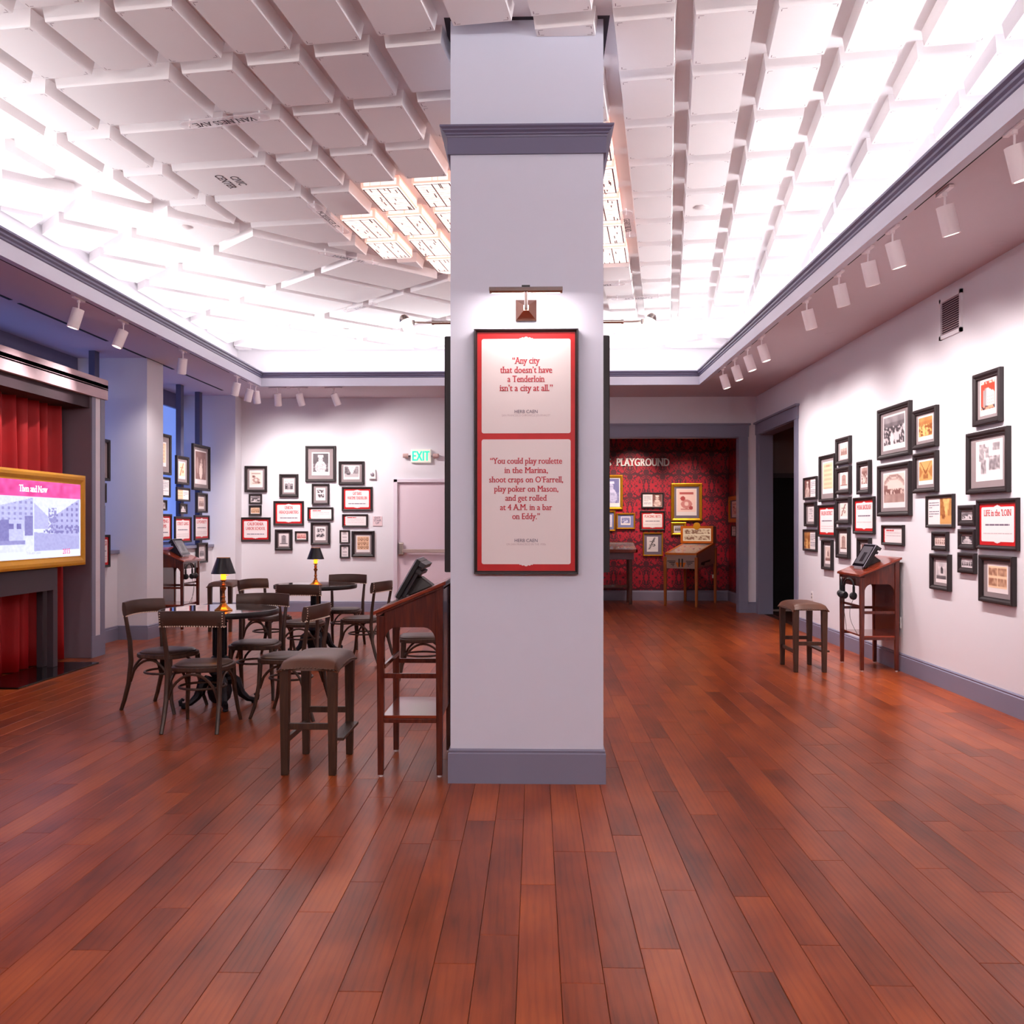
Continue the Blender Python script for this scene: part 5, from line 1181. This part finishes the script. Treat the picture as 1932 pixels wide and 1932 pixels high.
def make_lamp():
    t = thing('table_lamp', 'x', 'lamp', group='candlestick lamps on the cafe tables')
    MB().lathe([(.074,0),(.076,.006),(.062,.014),(.04,.032),(.026,.05),(.02,.062)], 8).build('base', BRASS, t, smooth=False)
    MB().lathe([(.014,.06),(.022,.072),(.014,.082),(.013,.10),(.02,.108),(.013,.116),(.012,.155),(.022,.175),(.024,.185),(.014,.192),(.014,.200),(.021,.206),(.015,.215),(.014,.235),(.026,.243),(.026,.246),(.01,.248)], 16).build('stem', mat('old_brass', (150,92,52), .3, metal=1), t, smooth=True)
    MB().lathe([(.012,.246),(.02,.252),(.023,.275),(.02,.30),(.012,.31)], 14).build('socket', mat('amber_socket', (255,180,60), .4, emis=(255,150,30), es=1.1), t, smooth=True)
    MB().tube([(.02,0,.285),(.042,0,.285)], .003, 6).build('switch', BRASS, t)
    mb = MB().lathe([(.098,.298),(.052,.428)], 32); mb.f = mb.f[:-2]; mb.m = mb.m[:-2]
    sh = mb.build('shade', mat('shade_black', (30,28,34), .3), t, smooth=True, fix=False)
    mb = MB().lathe([(.096,.298),(.0505,.428)], 32); mb.f = mb.f[:-2]; mb.m = mb.m[:-2]
    mb.build('lining', mat('gold_lining', (230,170,80), .5), sh, smooth=True, fix=False)
    MB().lathe([(.0505,.426),(.054,.426),(.054,.430),(.0505,.430)], 32).build('trim_ring', BRASS, sh)
    MB().lathe([(.001,.31),(.018,.33),(.022,.35),(.012,.375),(.001,.38)], 12).build('bulb', mat('bulb_glow', (255,220,170), .4, emis=(255,196,110), es=7), t, smooth=True)
    l = bpy.data.lights.new('bulb_light', 'POINT'); l.energy = 1.0; l.color = (1,.62,.28); l.shadow_soft_size = .02
    lo = bpy.data.objects.new('bulb_light', l); C.objects.link(lo); lo.parent = t; lo.location = (0,0,.40)
    return t
la = make_lamp(); lbm = copy_tree(la)
p = atz(420, 1152, .80); la.location = (p[0], p[1]+.02, .8005); la['label'] = 'brass candlestick lamp with black shade on the near cafe table'
p = atz(595.5, 1104, .80); lbm.location = (p[0], p[1], .8005); lbm['label'] = 'brass candlestick lamp with black shade on the far cafe table'

def make_stool():
    t = thing('bar_stool', 'x', 'stool', group='leather bar stools by the kiosks')
    for x in (-.255, .255):
        for y in (-.143, .143):
            a, b = .021, .029
            MB().hexa([(x-a,y-a,0),(x+a,y-a,0),(x+a,y+a,0),(x-a,y+a,0),(x-b,y-b,.64),(x+b,y-b,.64),(x+b,y+b,.64),(x-b,y+b,.64)]).build('leg', STOOLW, t, bevel=.003)
    for x in (-.255, .255): MB().box(x-.012,x+.012,-.122,.122,.272,.31).build('stretcher', STOOLW, t, bevel=.002)
    MB().box(-.235,.235,.131,.155,.185,.22).build('stretcher', STOOLW, t, bevel=.002)
    MB().box(-.235,.235,-.205,-.120,.20,.218).build('footrest', STOOLW, t, bevel=.003)
    def sk(x): return .012+.028*(1-(x/.29)**2)
    n, m = 25, 17; W_, D_ = .292, .182
    def top(u, v):
        x = -W_+2*W_*u; y = -D_+2*D_*v; ex = 1-abs(2*u-1)**5; ey = 1-abs(2*v-1)**4
        return (x, y, .625+.075*(max(0, ex)*max(0, ey))**.45+.012*(abs(2*u-1)**2)*(ey > .1))
    mb = MB(); mb.grid(top, n, m); k = len(mb.v)
    per = [(i/(n-1), 0) for i in range(n)]+[(1, j/(m-1)) for j in range(1, m)]+[(i/(n-1), 1) for i in range(n-2, -1, -1)]+[(0, j/(m-1)) for j in range(m-2, 0, -1)]
    up = []; lo = []
    for u, v in per:
        x, y, z = top(u, v); up.append((x*1.004, y*1.006, .628)); z2 = .60+(sk(x) if v in (0, 1) else sk(W_*.9)+.02*(1-abs(2*v-1)**2)); lo.append((x*.99, y*.99, z2))
    q = len(per); mb.add(up+lo, [(i, (i+1)%q, (i+1)%q+q, i+q) for i in range(q)]+[tuple(range(q, 2*q))])
    st = mb.build('seat', LEATHER, t, smooth=True)
    mb = MB()
    for i in range(0, q):
        x, y, z = lo[i]; mb.lathe([(.003,-.004),(.0055,0),(.003,.004)], 5, (x*1.005, y*1.01, z+.008))
    o = mb.build('nailheads', mat('nail_dark', (120,96,84), .35, metal=1), st); o['kind'] = 'stuff'
    return t
s1_ = make_stool(); s2_ = copy_tree(s1_); s3_ = copy_tree(s1_)
for o, p, a, l in ((s1_, (-1.355,5.775), PI/2, 'nearest brown leather bar stool, beside the kiosk at the pillar'),
                (s2_, (2.78,9.72), PI/2, 'brown leather bar stool in front of the right wall kiosk'),
                (s3_, (-4.40,13.10), -PI/2, 'brown leather bar stool far back on the left, behind the near table lamp')):
    o.location = (*p, 0); o.rotation_euler = (0,0,a); o['label'] = l

def make_kiosk(label, loc, rz, phones=True):
    t = thing('writing_kiosk', label, 'kiosk', loc, rz, 'mahogany kiosks with touch screens')
    for x in (-.305, .305):
        for y, h_ in ((-.175,.955),(.175,1.12)):
            a, b = .017, .023
            lg = MB().hexa([(x-a,y-a,.012),(x+a,y-a,.012),(x+a,y+a,.012),(x-a,y+a,.012),(x-b,y-b,h_),(x+b,y-b,h_),(x+b,y+b,h_),(x-b,y+b,h_)]).build('leg', MAHOG, t, bevel=.002)
            MB().lathe([(.012,0),(.015,.012)], 10, (x,y,0)).build('glide', WHITE, lg)
        arc = [(-.152,.80)]+[(-.152+.07-.07*math.cos(k*PI/10), .80+.088*math.sin(k*PI/10)) for k in range(1, 6)]+[(.152-.07+.07*math.sin(k*PI/10), .80+.088*math.cos(k*PI/10)) for k in range(0, 5)]+[(.152,.80)]
        poly = arc+[(.175,.80),(.175,1.125),(-.175,.965),(-.175,.80)]
        # side apron extruded along x, cut into upper part and arched lower part
        mb = MB(); top_ = [(y, .965+(y+.175)*(1.125-.965)/.35) for y, z in arc]; k = len(arc)
        for x_ in (x-.01, x+.01): mb.v += [(x_, y, z) for y, z in arc]+[(x_, y, z) for y, z in top_]
        o_ = 2*k
        for i in range(k-1): mb.f += [(i, i+1, k+i+1, k+i), (o_+i, o_+k+i, o_+k+i+1, o_+i+1), (i, o_+i, o_+i+1, i+1)]
        mb.m = [0]*len(mb.f); mb.build('side_panel', MAHOG, t)
        MB().box(x-.010,x+.010,-.155,.155,.585,.614).build('side_rail', MAHOG, t, bevel=.002)
        MB().box(x-.010,x+.010,-.155,.155,.320,.345).build('side_rail', MAHOG, t, bevel=.002)
    MB().box(-.285,.285,-.188,-.168,.865,.955).add([], []).build('front_panel', MAHOG, t)
    mb = MB()
    for s_ in (-1, 1):
        mb.prism([(s_*.285,.87),(s_*.285,.80)]+[(s_*(.285-.07+.07*math.cos(a*PI/8)), .80+.07*math.sin(a*PI/8)) for a in range(1, 5)], -.186, -.170, ax='y')
    mb.build('corner_bracket', MAHOG, t)
    MB().box(-.29,.29,.165,.180,.33,1.10).build('back_panel', MAHOG, t)
    MB().box(-.29,.29,-.168,-.15,.64,.665).build('stretcher', MAHOG, t, bevel=.002)
    MB().box(-.30,.30,-.165,.165,.345,.362).build('shelf', MAHOGT, t, bevel=.002)
    sl = (1.165-.985)/.43; f = lambda y: 1.075+y*sl
    MB().hexa([(-.35,-.215,f(-.215)-.022),(.35,-.215,f(-.215)-.022),(.35,.215,f(.215)-.022),(-.35,.215,f(.215)-.022),(-.35,-.215,f(-.215)),(.35,-.215,f(-.215)),(.35,.215,f(.215)),(-.35,.215,f(.215))]).build('desk_top', MAHOGT, t, bevel=.004)
    MB().hexa([(-.335,-.2,f(-.2)-.036),(.335,-.2,f(-.2)-.036),(.335,.2,f(.2)-.036),(-.335,.2,f(.2)-.036),(-.335,-.2,f(-.2)-.02),(.335,-.2,f(-.2)-.02),(.335,.2,f(.2)-.02),(-.335,.2,f(.2)-.02)]).build('moulding', MAHOG, t, bevel=.003)
    # touch screen on a stand, turned a little above the desk
    M = thing('touch_screen', 'dark touch screen on the kiosk '+label.split('kiosk ')[1], 'screen', group='touch screens on the kiosks')
    mz = Matrix.Translation(loc) @ Matrix.Rotation(rz, 4, 'Z'); M.matrix_world = mz @ Matrix.Translation((0,-.115,f(-.115)+.03)); M.location = (mz @ Vector((0,-.115,f(-.115)+.03))); M.rotation_euler = (0,0,rz)
    ang = math.radians(60); uy, uz = math.cos(ang), math.sin(ang)      # up direction of the panel
    def P(x, u, d): return (x, uy*u+uz*d, uz*u-uy*d)
    def slab(x0, x1, u0, u1, d0, d1): return [P(x0,u0,d0),P(x1,u0,d0),P(x1,u1,d0),P(x0,u1,d0),P(x0,u0,d1),P(x1,u0,d1),P(x1,u1,d1),P(x0,u1,d1)]
    b = MB().hexa(slab(-.17,.17,0,.268,.004,.032)).build('casing', BLACKP, M, bevel=.004)
    MB().hexa(slab(-.172,.172,-.002,.27,0,.005)).build('bezel', mat('bezel_silver', (176,172,190), .3, metal=.4), M, bevel=.001)
    MB().hexa(slab(-.166,.166,.004,.264,-.002,.001)).build('front_glass', mat('glass_black', (20,18,24), .08), M)
    g = MB().hexa(slab(-.14,.14,.035,.24,-.003,0)).build('display', SCREENB, M)
    MB().hexa(slab(-.03,.07,.06,.17,-.004,0)).build('image', mat('display_image', (48,46,52), .12), g)
    MB().hexa(slab(-.14,.14,.02,.25,.032,.055)).hexa(slab(-.17,.17,.235,.265,.03,.07)).hexa(slab(-.15,.15,.19,.215,.03,.07)).build('back_housing', mat('housing_dark', (44,40,46), .4), M, bevel=.003)
    MB().hexa([(-.07,.02,-.03+.02*sl),(.07,.02,-.03+.02*sl),(.07,.22,-.03+.22*sl),(-.07,.22,-.03+.22*sl),(-.06,.07,.10),(.06,.07,.10),(.06,.15,.115),(-.06,.15,.115)]).build('stand', mat('stand_dark', (40,26,24), .4), M, bevel=.004)
    MB().hexa([(-.12,.0,-.03+.0*sl),(.12,.0,-.03+.0*sl),(.12,.08,-.03+.08*sl),(-.12,.08,-.03+.08*sl),(-.11,.0,.0),(.11,.0,.0),(.11,.03,.02),(-.11,.03,.02)]).build('foot', GREY, M, bevel=.004)
    if phones:
        for i, x in enumerate((-.18, .06)):
            H = thing('headphones', ('far' if i == 0 else 'near')+' pair of black headphones hung on the kiosk '+' '.join(label.split('kiosk ')[1].split()[:6]), 'headphones', group='headphones hung on the kiosks')
            H.location = mz @ Vector((x, -.225, .88)); H.rotation_euler = (0,0,rz+(.35 if i else -.25))
            MB().tube([(.078*math.cos(a*PI/12), 0, .078*math.sin(a*PI/12)*1.05-.03) for a in range(13)], .010, 8).build('headband', BLACKP, H, smooth=True)
            for s_ in (-1, 1):
                MB().box(s_*.078-.006,s_*.078+.006,-.012,.012,-.10,-.025).build('yoke', BLACKP, H)
                mb = MB().tube([(s_*.05,0,-.125),(s_*.062,0,-.125),(s_*.082,0,-.125),(s_*.09,0,-.125)], [.034,.04,.04,.03], 16); mb.build('ear_cup', mat('ear_cushion', (26,24,28), .45), H, smooth=True)
            MB().tube([(0,.04,.045),(0,.0,.045),(0,-.015,.055)], .004, 6).build('hook', NICKEL, H)
            pts = [(.07,0,-.16)]; 
            for k in range(1, 13): u = k/12; pts.append((.07+.14*math.sin(PI*u)*(-1 if i else 1)*.6, .05*u, -.16-.36*u+.0*u))
            MB().tube(pts, .0025, 5).build('cord', BLACKP, H, smooth=True)
    return t
make_kiosk('mahogany kiosk standing against the left side of the pillar', (-.743,5.80,0), -PI/2, False)
make_kiosk('mahogany kiosk against the right wall under the framed pictures', (3.50,9.84,0), -PI/2)
make_kiosk('mahogany kiosk in the far left window bay behind the white pier', (-5.16,13.28,0), PI/2)

# ------------------------------------------------------------------ last tidying: labels that would clash
for k, o in enumerate([o for o in C.objects if o.name.startswith('red_room_spotlight')]):
    o['label'] = ['spotlight on the red room ceiling aimed at the PLAYGROUND lettering','spotlight on the red room ceiling aimed at the pinball advertisement','leftmost spotlight on the red room ceiling','front spotlight on the red room ceiling over the doorway'][k]
for k, o in enumerate([o for o in C.objects if o.name.startswith('exhibit')]):
    o['label'] = ['leftmost small pale object inside the display case','middle small pale object inside the display case','rightmost small pale object inside the display case'][k]
